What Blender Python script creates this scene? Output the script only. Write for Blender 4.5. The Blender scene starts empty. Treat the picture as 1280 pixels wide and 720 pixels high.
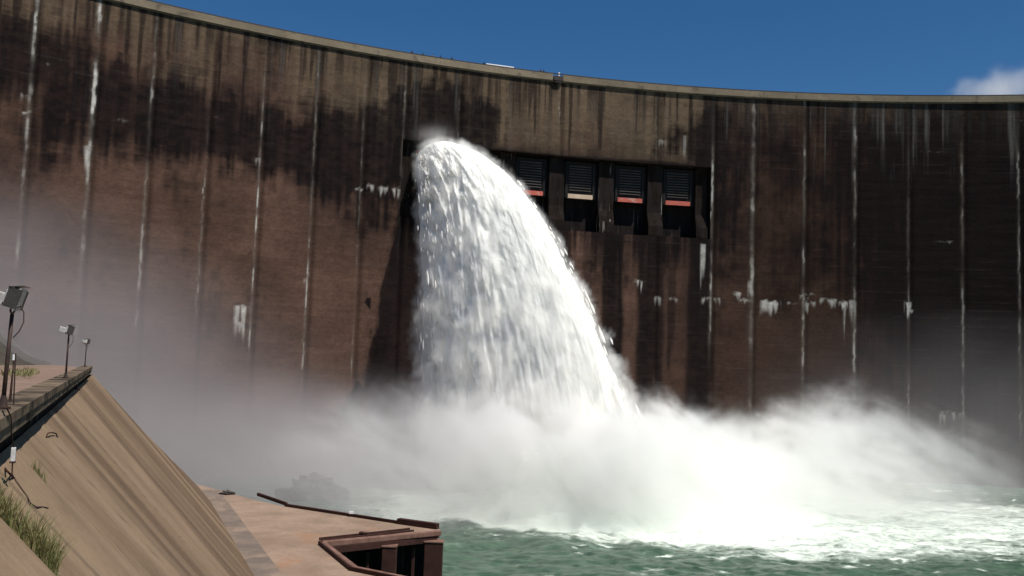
import bpy, bmesh, math, random
import numpy as np
from mathutils import Vector, Matrix

random.seed(7)
RNG = np.random.default_rng(7)
scene = bpy.context.scene
COL = scene.collection
PI = math.pi

# ------------------------------------------------------------------ camera
F = 1150.0                      # focal length in pixels of the 1280 wide photo
ROLL = math.radians(2.0)
PITCH = math.atan(94.2 / F)
CZ = 25.3                       # eye height over the pool (water is z = 0)

def ray(px, py):
    dx, dy = px - 640, py - 360
    c, s = math.cos(ROLL), math.sin(ROLL)
    x = dx * c + dy * s
    y = -dx * s + dy * c
    cp, sp = math.cos(PITCH), math.sin(PITCH)
    return Vector((x, F * cp + y * sp, F * sp - y * cp))

def on_z(px, py, z):            # where a sight line meets a level plane
    r = ray(px, py)
    t = (z - CZ) / r.z
    return Vector((r.x * t, r.y * t, z))

def to_px(P):                   # (N,3) array to photo pixels
    cp, sp = math.cos(PITCH), math.sin(PITCH)
    c, s = math.cos(ROLL), math.sin(ROLL)
    x = P[:, 0]
    d = P[:, 1] * cp + (P[:, 2] - CZ) * sp
    yd = P[:, 1] * sp - (P[:, 2] - CZ) * cp
    X = x / d * F
    Y = yd / d * F
    return 640 + X * c - Y * s, 360 + X * s + Y * c

cam_d = bpy.data.cameras.new('camera')
cam = bpy.data.objects.new('camera', cam_d)
COL.objects.link(cam)
cp, sp, cr, sr = math.cos(PITCH), math.sin(PITCH), math.cos(ROLL), math.sin(ROLL)
right = Vector((cr, -sr * sp, sr * cp))
down = Vector((sr, cr * sp, -cr * cp))
fwd = Vector((0, cp, sp))
m3 = Matrix((right, -down, -fwd)).transposed()
cam.matrix_world = Matrix.Translation((0, 0, CZ)) @ m3.to_4x4()
cam_d.sensor_width = 36
cam_d.lens = 36 * F / 1280
cam_d.clip_start = 0.1
cam_d.clip_end = 20000
scene.camera = cam

# ------------------------------------------------------------------ light
SUN = Vector((0.37, -0.30, 0.88)).normalized()
sd = bpy.data.lights.new('sun', 'SUN')
sd.energy = 4.8
sd.angle = math.radians(0.53)
sd.color = (1.0, 0.955, 0.88)
so = bpy.data.objects.new('sun', sd)
COL.objects.link(so)
so.rotation_euler = SUN.to_track_quat('Z', 'Y').to_euler()
so.location = (60, -40, 200)

w = bpy.data.worlds.new('World')
scene.world = w
w.use_nodes = True
nt = w.node_tree
nt.nodes.clear()
sky = nt.nodes.new('ShaderNodeTexSky')
sky.sky_type = 'NISHITA'
sky.sun_disc = False
sky.sun_elevation = math.asin(SUN.z)
sky.sun_rotation = math.atan2(SUN.x, SUN.y)
sky.altitude = 400
sky.air_density = 1.0
sky.dust_density = 0.0
sky.ozone_density = 6.0
bg = nt.nodes.new('ShaderNodeBackground')
bg.inputs['Strength'].default_value = 0.06
hsv = nt.nodes.new('ShaderNodeHueSaturation')
hsv.inputs['Saturation'].default_value = 1.22
wo = nt.nodes.new('ShaderNodeOutputWorld')
nt.links.new(sky.outputs[0], hsv.inputs['Color'])
nt.links.new(hsv.outputs[0], bg.inputs[0])
nt.links.new(bg.outputs[0], wo.inputs[0])

scene.view_settings.view_transform = 'Standard'
scene.view_settings.look = 'None'
scene.view_settings.gamma = 1.0
scene.view_settings.exposure = 0.3
scene.view_settings.use_curve_mapping = False
scene.render.engine = 'CYCLES'
cy = scene.cycles
cy.use_denoising = True
cy.use_adaptive_sampling = True
cy.adaptive_threshold = 0.02
cy.max_bounces = 10
cy.diffuse_bounces = 5
cy.glossy_bounces = 2
cy.transmission_bounces = 3
cy.volume_bounces = 8
cy.transparent_max_bounces = 6
cy.caustics_reflective = False
cy.caustics_refractive = False
cy.volume_max_steps = 400
cy.sample_clamp_indirect = 8

# ------------------------------------------------------------------ numpy noise
def _h(ix, iy, iz, seed):
    n = (ix.astype(np.int64) * 374761393 + iy.astype(np.int64) * 668265263
         + iz.astype(np.int64) * 2147483647 + seed * 974634599) & 0xFFFFFFFF
    n = ((n ^ (n >> 13)) * 1274126177) & 0xFFFFFFFF
    n = ((n ^ (n >> 15)) * 2246822519) & 0xFFFFFFFF
    return ((n ^ (n >> 16)) & 0xFFFFFF) / float(0xFFFFFF)

def vn2(x, y, seed=0):
    x = np.asarray(x, float); y = np.asarray(y, float)
    ix = np.floor(x); iy = np.floor(y)
    fx = x - ix; fy = y - iy
    fx = fx * fx * (3 - 2 * fx); fy = fy * fy * (3 - 2 * fy)
    z = np.zeros_like(ix)
    a = _h(ix, iy, z, seed); b = _h(ix + 1, iy, z, seed)
    c = _h(ix, iy + 1, z, seed); d = _h(ix + 1, iy + 1, z, seed)
    return (a * (1 - fx) + b * fx) * (1 - fy) + (c * (1 - fx) + d * fx) * fy

def fbm(x, y, seed=0, octv=4, gain=0.5):
    s = 0; a = 1; t = 0
    for o in range(octv):
        s = s + a * vn2(x * 2 ** o + 17.3 * o, y * 2 ** o + 9.1 * o, seed + o)
        t += a; a *= gain
    return s / t

def sm(a, b, x):
    t = np.clip((x - a) / (b - a), 0, 1)
    return t * t * (3 - 2 * t)

# ------------------------------------------------------------------ mesh helpers
def link(o, parent=None):
    COL.objects.link(o)
    if parent is not None:
        o.parent = parent
    return o

def mk(name, V, Fc, mat=None, parent=None, smooth=False):
    me = bpy.data.meshes.new(name)
    me.from_pydata([tuple(v) for v in V], [], [tuple(f) for f in Fc])
    me.update()
    if smooth:
        me.polygons.foreach_set('use_smooth', np.ones(len(me.polygons), bool))
    if mat: me.materials.append(mat)
    return link(bpy.data.objects.new(name, me), parent)

def mk_np(name, V, Q, mat=None, parent=None, smooth=True):
    """V (N,3), Q (M,4) arrays"""
    me = bpy.data.meshes.new(name)
    me.vertices.add(len(V)); me.vertices.foreach_set('co', np.asarray(V, np.float32).ravel())
    k = Q.shape[1]
    me.loops.add(Q.size); me.loops.foreach_set('vertex_index', Q.astype(np.int32).ravel())
    me.polygons.add(len(Q))
    me.polygons.foreach_set('loop_start', np.arange(0, Q.size, k, dtype=np.int32))
    me.polygons.foreach_set('loop_total', np.full(len(Q), k, np.int32))
    me.update(calc_edges=True)
    me.validate()
    me.polygons.foreach_set('use_smooth', np.full(len(me.polygons), smooth, bool))
    if mat: me.materials.append(mat)
    return link(bpy.data.objects.new(name, me), parent)

def grid_quads(nu, nv, wrap=False):
    i = np.arange(nu if wrap else nu - 1); j = np.arange(nv - 1)
    I, J = np.meshgrid(i, j, indexing='ij')
    I2 = (I + 1) % nu
    return np.stack([I * nv + J, I2 * nv + J, I2 * nv + J + 1, I * nv + J + 1], -1).reshape(-1, 4)

def set_col(o, name, rgb):
    a = o.data.attributes.new(name, 'FLOAT_COLOR', 'POINT')
    rgba = np.ones((len(rgb), 4), np.float32); rgba[:, :3] = rgb
    a.data.foreach_set('color', rgba.ravel())

def set_f(o, name, v):
    a = o.data.attributes.new(name, 'FLOAT', 'POINT')
    a.data.foreach_set('value', np.asarray(v, np.float32))

class MB:
    def __init__(s): s.V = []; s.F = []
    def add(s, V, Fc):
        n = len(s.V); s.V += [Vector(v) for v in V]; s.F += [tuple(i + n for i in f) for f in Fc]
    def box(s, c, sx, sy, sz, M=None, taper=1.0):
        V = []
        for z in (-.5, .5):
            k = taper if z > 0 else 1.0
            for x, y in ((-.5, -.5), (.5, -.5), (.5, .5), (-.5, .5)):
                V.append(Vector((x * sx * k, y * sy * k, z * sz)))
        if M is not None: V = [M @ v for v in V]
        V = [v + Vector(c) for v in V]
        s.add(V, [(3, 2, 1, 0), (4, 5, 6, 7), (0, 1, 5, 4), (1, 2, 6, 5), (2, 3, 7, 6), (3, 0, 4, 7)])
    def bar(s, p, q, wd, ht):      # box from p to q, wd across, ht tall (z), lying centred on the line
        p = Vector(p); q = Vector(q); d = (q - p)
        x = d.normalized()
        up = Vector((0, 0, 1)) if abs(x.z) < .95 else Vector((0, 1, 0))
        y = up.cross(x).normalized(); z = x.cross(y)
        V = []
        for e in (p, q):
            for a, b in ((-.5, -.5), (.5, -.5), (.5, .5), (-.5, .5)):
                V.append(e + y * a * wd + z * b * ht)
        s.add(V, [(0, 3, 2, 1), (4, 5, 6, 7), (0, 1, 5, 4), (1, 2, 6, 5), (2, 3, 7, 6), (3, 0, 4, 7)])
    def tube(s, pts, r, n=8, r2=None):
        pts = [Vector(p) for p in pts]; N = len(pts); V = []; Fc = []
        prev = None
        for i, p in enumerate(pts):
            d = (pts[min(i + 1, N - 1)] - pts[max(i - 1, 0)]).normalized()
            a = prev if prev is not None else (Vector((1, 0, 0)) if abs(d.x) < .8 else Vector((0, 1, 0)))
            a = (a - d * a.dot(d)).normalized(); b = d.cross(a); prev = a
            rr = r if r2 is None else r + (r2 - r) * i / max(1, N - 1)
            for k in range(n):
                t = 2 * PI * k / n
                V.append(p + a * math.cos(t) * rr + b * math.sin(t) * rr)
        for i in range(N - 1):
            for k in range(n):
                k2 = (k + 1) % n
                Fc.append((i * n + k, i * n + k2, (i + 1) * n + k2, (i + 1) * n + k))
        Fc.append(tuple(range(n - 1, -1, -1))); Fc.append(tuple((N - 1) * n + k for k in range(n)))
        s.add(V, Fc)
    def prism(s, poly, z0, z1):
        n = len(poly)
        a = sum(poly[i][0] * poly[(i + 1) % n][1] - poly[(i + 1) % n][0] * poly[i][1] for i in range(n))
        if a < 0: poly = list(reversed(poly))
        V = [Vector((p[0], p[1], z0)) for p in poly] + [Vector((p[0], p[1], z1)) for p in poly]
        Fc = [tuple(range(n - 1, -1, -1)), tuple(range(n, 2 * n))]
        for i in range(n):
            j = (i + 1) % n
            Fc.append((i, j, n + j, n + i))
        s.add(V, Fc)
    def build(s, name, mat, parent=None, smooth=False, bevel=0):
        o = mk(name, s.V, s.F, mat, parent, smooth)
        if bevel:
            b = o.modifiers.new('bevel', 'BEVEL'); b.width = bevel; b.segments = 2; b.limit_method = 'ANGLE'
        return o

def tag(o, label=None, cat=None, group=None, kind=None):
    if label: o['label'] = label
    if cat: o['category'] = cat
    if group: o['group'] = group
    if kind: o['kind'] = kind
    return o

def empty(name, loc=(0, 0, 0), rz=0):
    o = bpy.data.objects.new(name, None)
    o.empty_display_size = .3
    link(o); o.location = loc; o.rotation_euler = (0, 0, rz)
    return o

def copy_tree(o, parent=None):
    c = o.copy(); COL.objects.link(c)
    if parent is not None: c.parent = parent
    for ch in list(o.children): copy_tree(ch, c)
    return c

# ------------------------------------------------------------------ material helper
class NT:
    def __init__(s, tree): s.t = tree; s.n = tree.nodes; s.l = tree.links
    def node(s, typ, ins=None, **kw):
        n = s.n.new(typ)
        for k, v in kw.items(): setattr(n, k, v)
        for k, v in (ins or {}).items(): s.put(n.inputs[k], v)
        return n
    def put(s, sock, v):
        if hasattr(v, 'is_output') or isinstance(v, bpy.types.NodeSocket): s.l.new(v, sock)
        else: sock.default_value = v
    def math(s, op, a, b=0.0, c=None, clamp=False):
        n = s.node('ShaderNodeMath', operation=op, use_clamp=clamp)
        s.put(n.inputs[0], a); s.put(n.inputs[1], b)
        if c is not None: s.put(n.inputs[2], c)
        return n.outputs[0]
    def mix(s, f, a, b, mode='MIX'):
        n = s.node('ShaderNodeMix', data_type='RGBA', blend_type=mode)
        s.put(n.inputs[0], f); s.put(n.inputs[6], a); s.put(n.inputs[7], b)
        return n.outputs[2]
    def noise(s, vec, scale, detail=4, rough=.55, dist=0):
        n = s.node('ShaderNodeTexNoise', {'Scale': scale, 'Detail': detail, 'Roughness': rough, 'Distortion': dist})
        if vec is not None: s.put(n.inputs['Vector'], vec)
        return n.outputs['Fac']
    def ramp(s, f, a, b, lo=0.0, hi=1.0):
        n = s.node('ShaderNodeMapRange', {'From Min': a, 'From Max': b, 'To Min': lo, 'To Max': hi}, interpolation_type='SMOOTHSTEP')
        s.put(n.inputs['Value'], f)
        return n.outputs[0]
    def mapping(s, vec, scale=(1, 1, 1), rot=(0, 0, 0), loc=(0, 0, 0)):
        n = s.node('ShaderNodeMapping', {'Scale': scale, 'Rotation': rot, 'Location': loc})
        s.put(n.inputs['Vector'], vec)
        return n.outputs[0]

def c4(c): return (c[0], c[1], c[2], 1.0)

def mat_new(name):
    m = bpy.data.materials.new(name); m.use_nodes = True
    m.node_tree.nodes.clear()
    t = NT(m.node_tree)
    out = t.node('ShaderNodeOutputMaterial')
    p = t.node('ShaderNodeBsdfPrincipled')
    t.l.new(p.outputs[0], out.inputs[0])
    return m, t, p, out

def mat_noise(name, c1, c2, scale=1.0, rough=.85, c3=None, sc3=6.0, f3=.5, bump=.3, bdist=.02, stretch=(1, 1, 1), metal=0.0, fine=20.0):
    m, t, p, out = mat_new(name)
    co = t.node('ShaderNodeTexCoord').outputs['Object']
    v = t.mapping(co, stretch)
    n1 = t.ramp(t.noise(v, scale, 6, .62), .3, .7)
    col = t.mix(n1, c4(c1), c4(c2))
    if c3:
        n3 = t.ramp(t.noise(v, sc3, 5, .65, .5), 1 - f3, 1 - f3 + .16)
        col = t.mix(n3, col, c4(c3))
    fn = t.noise(co, fine, 3, .6)
    col = t.mix(t.ramp(fn, .25, .75, .0, .35), col, c4([x * .5 for x in c1]))
    t.put(p.inputs['Base Color'], col)
    p.inputs['Roughness'].default_value = rough
    p.inputs['Metallic'].default_value = metal
    p.inputs['Specular IOR Level'].default_value = .25 if rough < .8 else .06
    if bump:
        b = t.node('ShaderNodeBump', {'Strength': bump, 'Distance': bdist})
        t.put(b.inputs['Height'], t.math('ADD', fn, n1))
        t.l.new(b.outputs[0], p.inputs['Normal'])
    return m

M = {}
M['beam'] = mat_noise('beam_concrete', (.19, .145, .10), (.09, .068, .05), 1.0, .9, (.030, .024, .021), .6, .55, .5, .02)
M['terrace'] = mat_noise('terrace_soil', (.24, .165, .13), (.17, .12, .09), .5, .95, (.11, .10, .05), .25, .38, .6, .05, fine=6)
M['platform'] = mat_noise('platform_concrete', (.30, .215, .160), (.205, .145, .108), .22, .9, (.28, .15, .09), .07, .42, .3, .02, fine=2.0)
M['strip'] = mat_noise('gutter_concrete', (.20, .155, .125), (.13, .105, .09), .35, .9, (.26, .19, .145), .3, .5, .4, .02, fine=3)
M['rust'] = mat_noise('rusty_steel', (.030, .0115, .0085), (.055, .021, .015), .8, .75, (.018, .009, .008), 1.4, .42, .5, .02, fine=8)
M['rust_pale'] = mat_noise('rusty_steel_pale', (.22, .125, .095), (.12, .06, .045), .8, .75, (.10, .045, .03), 1.2, .45, .4, .02, fine=8)
M['dark_steel'] = mat_noise('dark_steel', (.035, .028, .026), (.06, .042, .035), 3, .6, None, bump=.2, bdist=.005)
M['pole'] = mat_noise('pole_paint', (.03, .02, .017), (.065, .035, .025), 6, .6, None, bump=.2, bdist=.004)
M['alu'] = mat_noise('lamp_aluminium', (.55, .53, .5), (.40, .38, .36), 5, .45, (.25, .21, .18), 9, .35, .1, .003, metal=.25)
M['glass_dark'] = mat_noise('lamp_glass', (.06, .052, .045), (.045, .04, .036), 5, .2, None, bump=0)
M['cable'] = mat_noise('cable_rubber', (.05, .025, .02), (.035, .02, .016), 9, .7, None, bump=0)
M['box'] = mat_noise('box_paint', (.62, .62, .62), (.5, .49, .48), 9, .5, (.3, .24, .2), 14, .35, .1, .002)
M['white'] = mat_noise('white_paint', (.8, .8, .8), (.74, .74, .74), 2, .4, None, bump=0)
M['black'] = mat_noise('tyre_rubber', (.02, .02, .02), (.03, .03, .03), 4, .8, None, bump=0)
M['window'] = mat_noise('cab_glass', (.02, .03, .04), (.03, .04, .05), 1, .08, None, bump=0)
M['rock'] = mat_noise('hill_rock', (.075, .065, .052), (.045, .04, .033), .25, .95, (.07, .07, .03), .15, .48, .8, .4, fine=.9)
M['stone'] = mat_noise('dark_stone', (.09, .075, .065), (.06, .05, .045), .4, .95, None, bump=.6, bdist=.1, fine=2)
M['ground'] = mat_noise('valley_ground', (.16, .13, .09), (.10, .10, .05), .01, .95, None, bump=0, fine=.2)
for i, c in enumerate([(.03, .035, .07), (.05, .03, .03), (.12, .03, .03), (.03, .05, .04), (.16, .14, .12)]):
    M['cloth%d' % i] = mat_noise('cloth_%d' % i, c, [x * .8 for x in c], 6, .9, None, bump=0)
M['skin'] = mat_noise('skin', (.14, .075, .05), (.12, .065, .045), 6, .6, None, bump=0)

# ------------------------------------------------------------------ dam wall
CX, CY, R = 75.31, -42.70, 269.0
K = 70.0 + CZ                    # height of the parapet top
def dam(u, z, inset=0.0):        # inset > 0 goes into the wall
    th = u / R
    r = R + inset
    return Vector((CX + r * math.sin(th), CY + r * math.cos(th), z))
def dam_n(u):
    th = u / R
    return Vector((-math.sin(th), -math.cos(th), 0))
def dam_t(u):
    th = u / R
    return Vector((math.cos(th), -math.sin(th), 0))

def wall_uz(px, py):
    d = ray(px, py)
    ox, oy = -CX, -CY
    a = d.x ** 2 + d.y ** 2; b = 2 * (d.x * ox + d.y * oy); c = ox * ox + oy * oy - R * R
    t = (-b + math.sqrt(b * b - 4 * a * c)) / (2 * a)
    p = d * t
    return math.atan2(p.x - CX, p.y - CY) * R, p.z + CZ

GATES = [-96.7, -84.3, -71.9, -59.4, -46.8, -34.6]
RX0, RX1 = -103.9, -27.0
RZ1 = 50.2 + CZ
RZ0 = 32.3 + CZ

def recess_z1(u): return RZ1

du = 0.25
ua = np.concatenate([np.arange(-300, -200, 2.0), np.arange(-200, RX0 - .01, du), np.arange(RX0, RX1 - .01, du),
                     np.arange(RX1, 66, du), np.arange(66, 152, 2.0)])
za = np.concatenate([np.arange(-4, RZ0 - .05, du), np.arange(RZ0, RZ1 - .05, du), np.arange(RZ1, K - 1.55, du), [K - 1.5]])
U, Z = np.meshgrid(ua, za, indexing='ij')
nu, nv = U.shape
uf, zf = U.ravel(), Z.ravel()
th = uf / R
# gentle formwork relief of the lifts plus a batter at the bottom
rel = (fbm(uf / 6, zf / 1.2, 3, 3) - .5) * .07
lift = np.abs(((zf / 2.0) % 1.0) - .5) * 2
rel += -sm(.9, 1.0, lift) * .02
rr = R + rel
VW = np.stack([CX + rr * np.sin(th), CY + rr * np.cos(th), zf], -1)
pxw, pyw = to_px(VW)
q = grid_quads(nu, nv)
uc = (uf[q[:, 0]] + uf[q[:, 2]]) / 2; zc = (zf[q[:, 0]] + zf[q[:, 2]]) / 2
keep = ~((uc > RX0) & (uc < RX1) & (zc > RZ0) & (zc < RZ1))
q = q[keep]

# --- the stains of the concrete (albedo)
TAN = np.array([.185, .135, .090]); TAN2 = np.array([.105, .076, .053])
BRN = np.array([.104, .061, .044]); BRN2 = np.array([.058, .035, .027])
BLK = np.array([.0125, .0095, .0095]); WHT = np.array([.70, .68, .63]); GRY = np.array([.20, .185, .17])

def blobs(L):
    s = np.zeros_like(pxw)
    for cx, cy_, rx, ry, a in L:
        s += a * np.exp(-((pxw - cx) / rx) ** 2 - ((pyw - cy_) / ry) ** 2)
    return s

crest_d = (K - zf)              # metres below the crest
wob = (fbm(uf / 14, zf / 9, 11, 4) - .5)
hstr = fbm(uf / 9, zf / .45, 21, 3)            # lift / formwork lines
hstr2 = fbm(uf / 30, zf / 1.9, 25, 3)
vstr = fbm(uf / .9, zf / 30, 31, 4)            # running water streaks
vstr2 = fbm(uf / 2.6, zf / 60, 37, 3)
fine = fbm(uf / 1.1, zf / .8, 41, 3)

# pale band under the crest: its lower edge in metres below crest along u
up = np.interp(uf, [-200, -175, -150, -130, -110, -100, -78, -60, -40, -28, -10, 66],
               [6, 8, 11, 15, 17, 18, 19, 19, 18, 13, 7, 6])
tanw = 1 - sm(-8, 8, crest_d - up + wob * 22 + (vstr - .5) * 12)
tanw *= np.interp(uf, [-200, -170, -100, -30, -22, 0, 66], [.75, .85, .95, 1, .38, .30, .28])
tone = np.clip(hstr * .7 + hstr2 * .35 - .15 + (vstr - .5) * 1.1 + (vstr2 - .5) * .6, 0, 1)
tancol = TAN[None] * (1 - tone[:, None]) + TAN2[None] * tone[:, None]
brn = np.clip(fbm(uf / 11, zf / 6, 51, 4) * 1.5 - .25 + (hstr - .5) * .5, 0, 1)
brncol = BRN[None] * (1 - brn[:, None]) + BRN2[None] * brn[:, None]
brncol = brncol * np.interp(uf, [-200, -110, -70, -25, 5, 66], [1.3, 1.6, 2.0, .85, .55, .33])[:, None]
colr = .80 * (brncol * (1 - tanw[:, None]) + tancol * tanw[:, None])
colr *= (.76 + .48 * hstr)[:, None] * (.82 + .36 * fine)[:, None]

# dark algae
dk = blobs([(10, 70, 70, 60, .8), (60, 130, 70, 90, .65), (150, 120, 70, 70, .75), (235, 150, 70, 50, .75), (300, 175, 60, 45, .7),
            (390, 190, 60, 50, .85), (455, 190, 55, 60, .95), (500, 210, 30, 60, .7), (560, 140, 50, 34, .9), (600, 160, 34, 30, .75),
            (530, 130, 40, 26, .5), (345, 45, 45, 18, .45), (430, 75, 40, 18, .35), (850, 185, 50, 26, .75), (880, 160, 30, 40, .5),
            (905, 250, 30, 80, .55), (960, 200, 60, 60, .55), (1050, 230, 70, 90, .55), (1130, 300, 60, 130, .7), (1230, 260, 80, 160, .9),
            (1180, 420, 110, 110, .7), (1270, 420, 60, 150, .6), (1010, 330, 60, 50, .35), (720, 310, 60, 60, .35), (830, 310, 60, 60, .45),
            (810, 480, 60, 60, .3), (470, 270, 40, 40, .35), (930, 150, 40, 20, .4), (1090, 165, 60, 22, .4), (1220, 165, 70, 26, .4)])
dk = dk * (.55 + .9 * fbm(uf / 5, zf / 7, 61, 5)) + (vstr - .5) * .75 * sm(.1, .5, dk) + (hstr - .5) * .35
dk += (fbm(uf / 9, zf / 14, 66, 4) - .52) * .8
dkw = sm(.04, .78, dk + .35 * (vstr2 - .5) + .55 * (fbm(uf / 2.2, zf / 3.5, 68, 4) - .5) + .3 * (fbm(uf / 1.2, np.floor(zf / 2.0 + .3 * wob) * 3.1, 69, 2) - .5))
sl = np.exp(-np.clip(zf - RZ1, 0, 50) / 3.5) * (zf > RZ1) * sm(RX0 - 2, RX0 + 2, uf) * sm(RX1 + 2, RX1 - 2, uf) * (.25 + 1.0 * fbm(uf / 3.0, zf / 4, 73, 4))
dkw = np.maximum(dkw, np.clip(sl, 0, .9))
dkw = np.maximum(dkw, .40 * sm(.50, .75, fbm(uf / 6.5, zf / 6.5, 74, 5)) * tanw)
# crest drips
drip_len = np.interp(vn2(uf / .8, uf * 0, 71), [.0, .58, .72, 1.0], [0, .3, 8, 26]) * (.4 + 1.0 * vn2(uf / 17, uf * 0 + 3, 72))
drip = sm(.0, 5.0, drip_len - crest_d + 3 * (vstr - .5)) * .8
dkw = np.maximum(dkw, drip * sm(.5, .62, vn2(uf / .8, uf * 0, 71)))
# the long bars of drip just left of the middle
for px_ in (513, 553, 570, 583, 599, 190, 207, 243, 262, 333, 345, 380, 396):
    u0, _ = wall_uz(px_, 110)
    ln = 6 + 9 * ((px_ * 7919) % 13) / 13
    dkw = np.maximum(dkw, .85 * np.exp(-((uf - u0 + .25 * wob) / .42) ** 2) * sm(0, 4, ln - crest_d))
dkw = np.maximum(dkw, .75 * sm(.5, .68, vstr + .3 * (vstr2 - .5)) * sm(13, 2, crest_d + 10 * (fbm(uf / 2.0, uf * 0, 79, 3) - .5)))
u0, _ = wall_uz(694, 105)
dkw = np.maximum(dkw, .85 * np.exp(-((uf - u0 + crest_d * .04) / .9) ** 4) * sm(0, 4, 6.5 - crest_d))
# wet streaks below the spillway piers
for pa, pb, wd, bot, am in ((704, 700, 2.2, 2, .85), (766, 764, 2.7, -4, 1.0), (815, 810, 3.4, -8, .95), (842, 836, 1.0, 2, .7), (876, 872, 3.2, -20, 1.0), (736, 733, 1.0, 15, .6), (790, 788, 1.0, 20, .5)):
    ua_, zt = wall_uz(pa, 290); ub, _ = wall_uz(pb, 500)
    uu = ua_ + (ub - ua_) * (zt - zf) / 46
    dkw = np.maximum(dkw, am * sm(1.25, .75, np.abs(uf - uu + wob * 1.2) / wd) * sm(zt + 2, zt - 1, zf) * sm(bot + CZ - 6, bot + CZ + 6, zf + (vstr - .5) * 20))
# gate surround is black with slime
gs = sm(RX0 - 3.5, RX0 + .5, uf + wob * 4) * sm(RX1 + 5.5, RX1 - .5, uf + wob * 4) * sm(RZ0 - 12, RZ0 + 0, zf + (vstr - .5) * 22 + wob * 8) * sm(RZ1 + 1.0, RZ1 - .1, zf + wob * 2)
dkw = np.maximum(dkw, gs * .93)
dkw = np.maximum(dkw, .6 * np.exp(-((zf - RZ1) / 1.2) ** 2) * (vstr2 > .5) * ((uf > RX0) & (uf < RX1)))
mot = fbm(uf / 1.6, zf / .9, 88, 4) * .5 + vstr * .5
dkw = dkw * np.where(gs > .3, 1, .96 + .26 * (mot - .55) * 2)
dkw = np.clip(dkw, 0, 1)
colr = colr * (1 - dkw[:, None]) + (BLK * 1.0)[None] * (.7 + .6 * hstr)[:, None] * dkw[:, None]
# pale wash streaks (grey, upper right)
pw = sm(.60, .82, vstr + .25 * (vstr2 - .5)) * sm(26, 6, crest_d + 12 * (fbm(uf / 3, uf * 0, 77, 2) - .5)) * sm(-30, -15, uf) * .6
pw += sm(.64, .85, vstr) * sm(30, 10, crest_d) * sm(-25, -60, uf) * .22
pw = np.clip(pw, 0, 1)
colr = colr * (1 - pw[:, None]) + GRY[None] * pw[:, None]
gz = sm(-26, -18, uf) * sm(15, 3, crest_d + wob * 16) * np.clip((vstr2 - .3) * 1.3 + (vstr - .5) * 1.2, 0, 1) * .75
colr = colr * (1 - gz[:, None]) + (GRY * .36)[None] * (.8 + .4 * hstr)[:, None] * gz[:, None]
# thin pale horizontal lift lines
hl = sm(.90, .99, lift) * sm(.52, .8, fbm(uf / 5, np.floor(zf / 2.0) * 7.7, 83, 3)) * .07
colr = colr * (1 - hl[:, None]) + (GRY * 1.0)[None] * hl[:, None]

# efflorescence: joints
wh = np.zeros_like(uf)
JO = [(-191, .25, .45, 20, 95), (-179.6, .42, .8, 40, 95), (-168.6, .5, .95, 28, 95), (-157.9, .28, .6, 30, 93), (-146.6, .16, .75, 30, 70), (-135.5, .22, .85, 26, 93),
      (-124, .20, .8, 22, 92), (-113.2, .16, .6, 22, 90), (-103.9, .20, .45, 50, 92), (-26.6, .3, .7, 28, 84), (-16.3, .62, .55, 12, 94), (-3.4, .34, .62, 12, 94),
      (9.2, .40, .6, 12, 94), (22.2, .22, .34, 8, 88), (35.0, .30, .5, 4, 84), (47.9, .24, .6, 10, 84), (60.8, .24, .5, 10, 90), (-91, .12, .25, 76, 90), (-66, .12, .22, 76, 92), (-41, .12, .25, 76, 88)]
for j, (uj, wd, am, zb, zt) in enumerate(JO):
    jit = (vn2(zf / 1.3, zf * 0 + j * 5.5, 91) - .5) * .3
    ww = wd * .62 * (.4 + 1.1 * fbm(zf / 2.2, zf * 0 + j * 3.3, 93, 3))
    inten = am * np.where(uj > -30, .6, .75) * (.08 + 1.05 * sm(.32, .72, fbm(zf / 6, zf * 0 + j * 9.1, 95, 4))) * sm(zb - 6, zb + 8, zf) * sm(zt + 5, zt - 5, zf)
    soft = np.clip(inten * 1.3 + .10, 0, .5) * np.exp(-((uf - uj + jit) / (wd * .95 + .12)) ** 2) * sm(zb - 6, zb + 8, zf)
    colr = colr * (1 - soft[:, None]) + (GRY * np.array([.62, .56, .50]))[None] * soft[:, None]
    core = inten * sm(.46, .66, fbm(zf / 4.5, zf * 0 + j * 2.7, 97, 4)) + .12 * inten
    wh = np.maximum(wh, core * sm(1.3, .55, np.abs(uf - uj + jit) / ww))
    # dark water stain beside each joint
    colr *= (1 - .45 * np.exp(-((uf - uj - .9) / .5) ** 2))[:, None]
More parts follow.
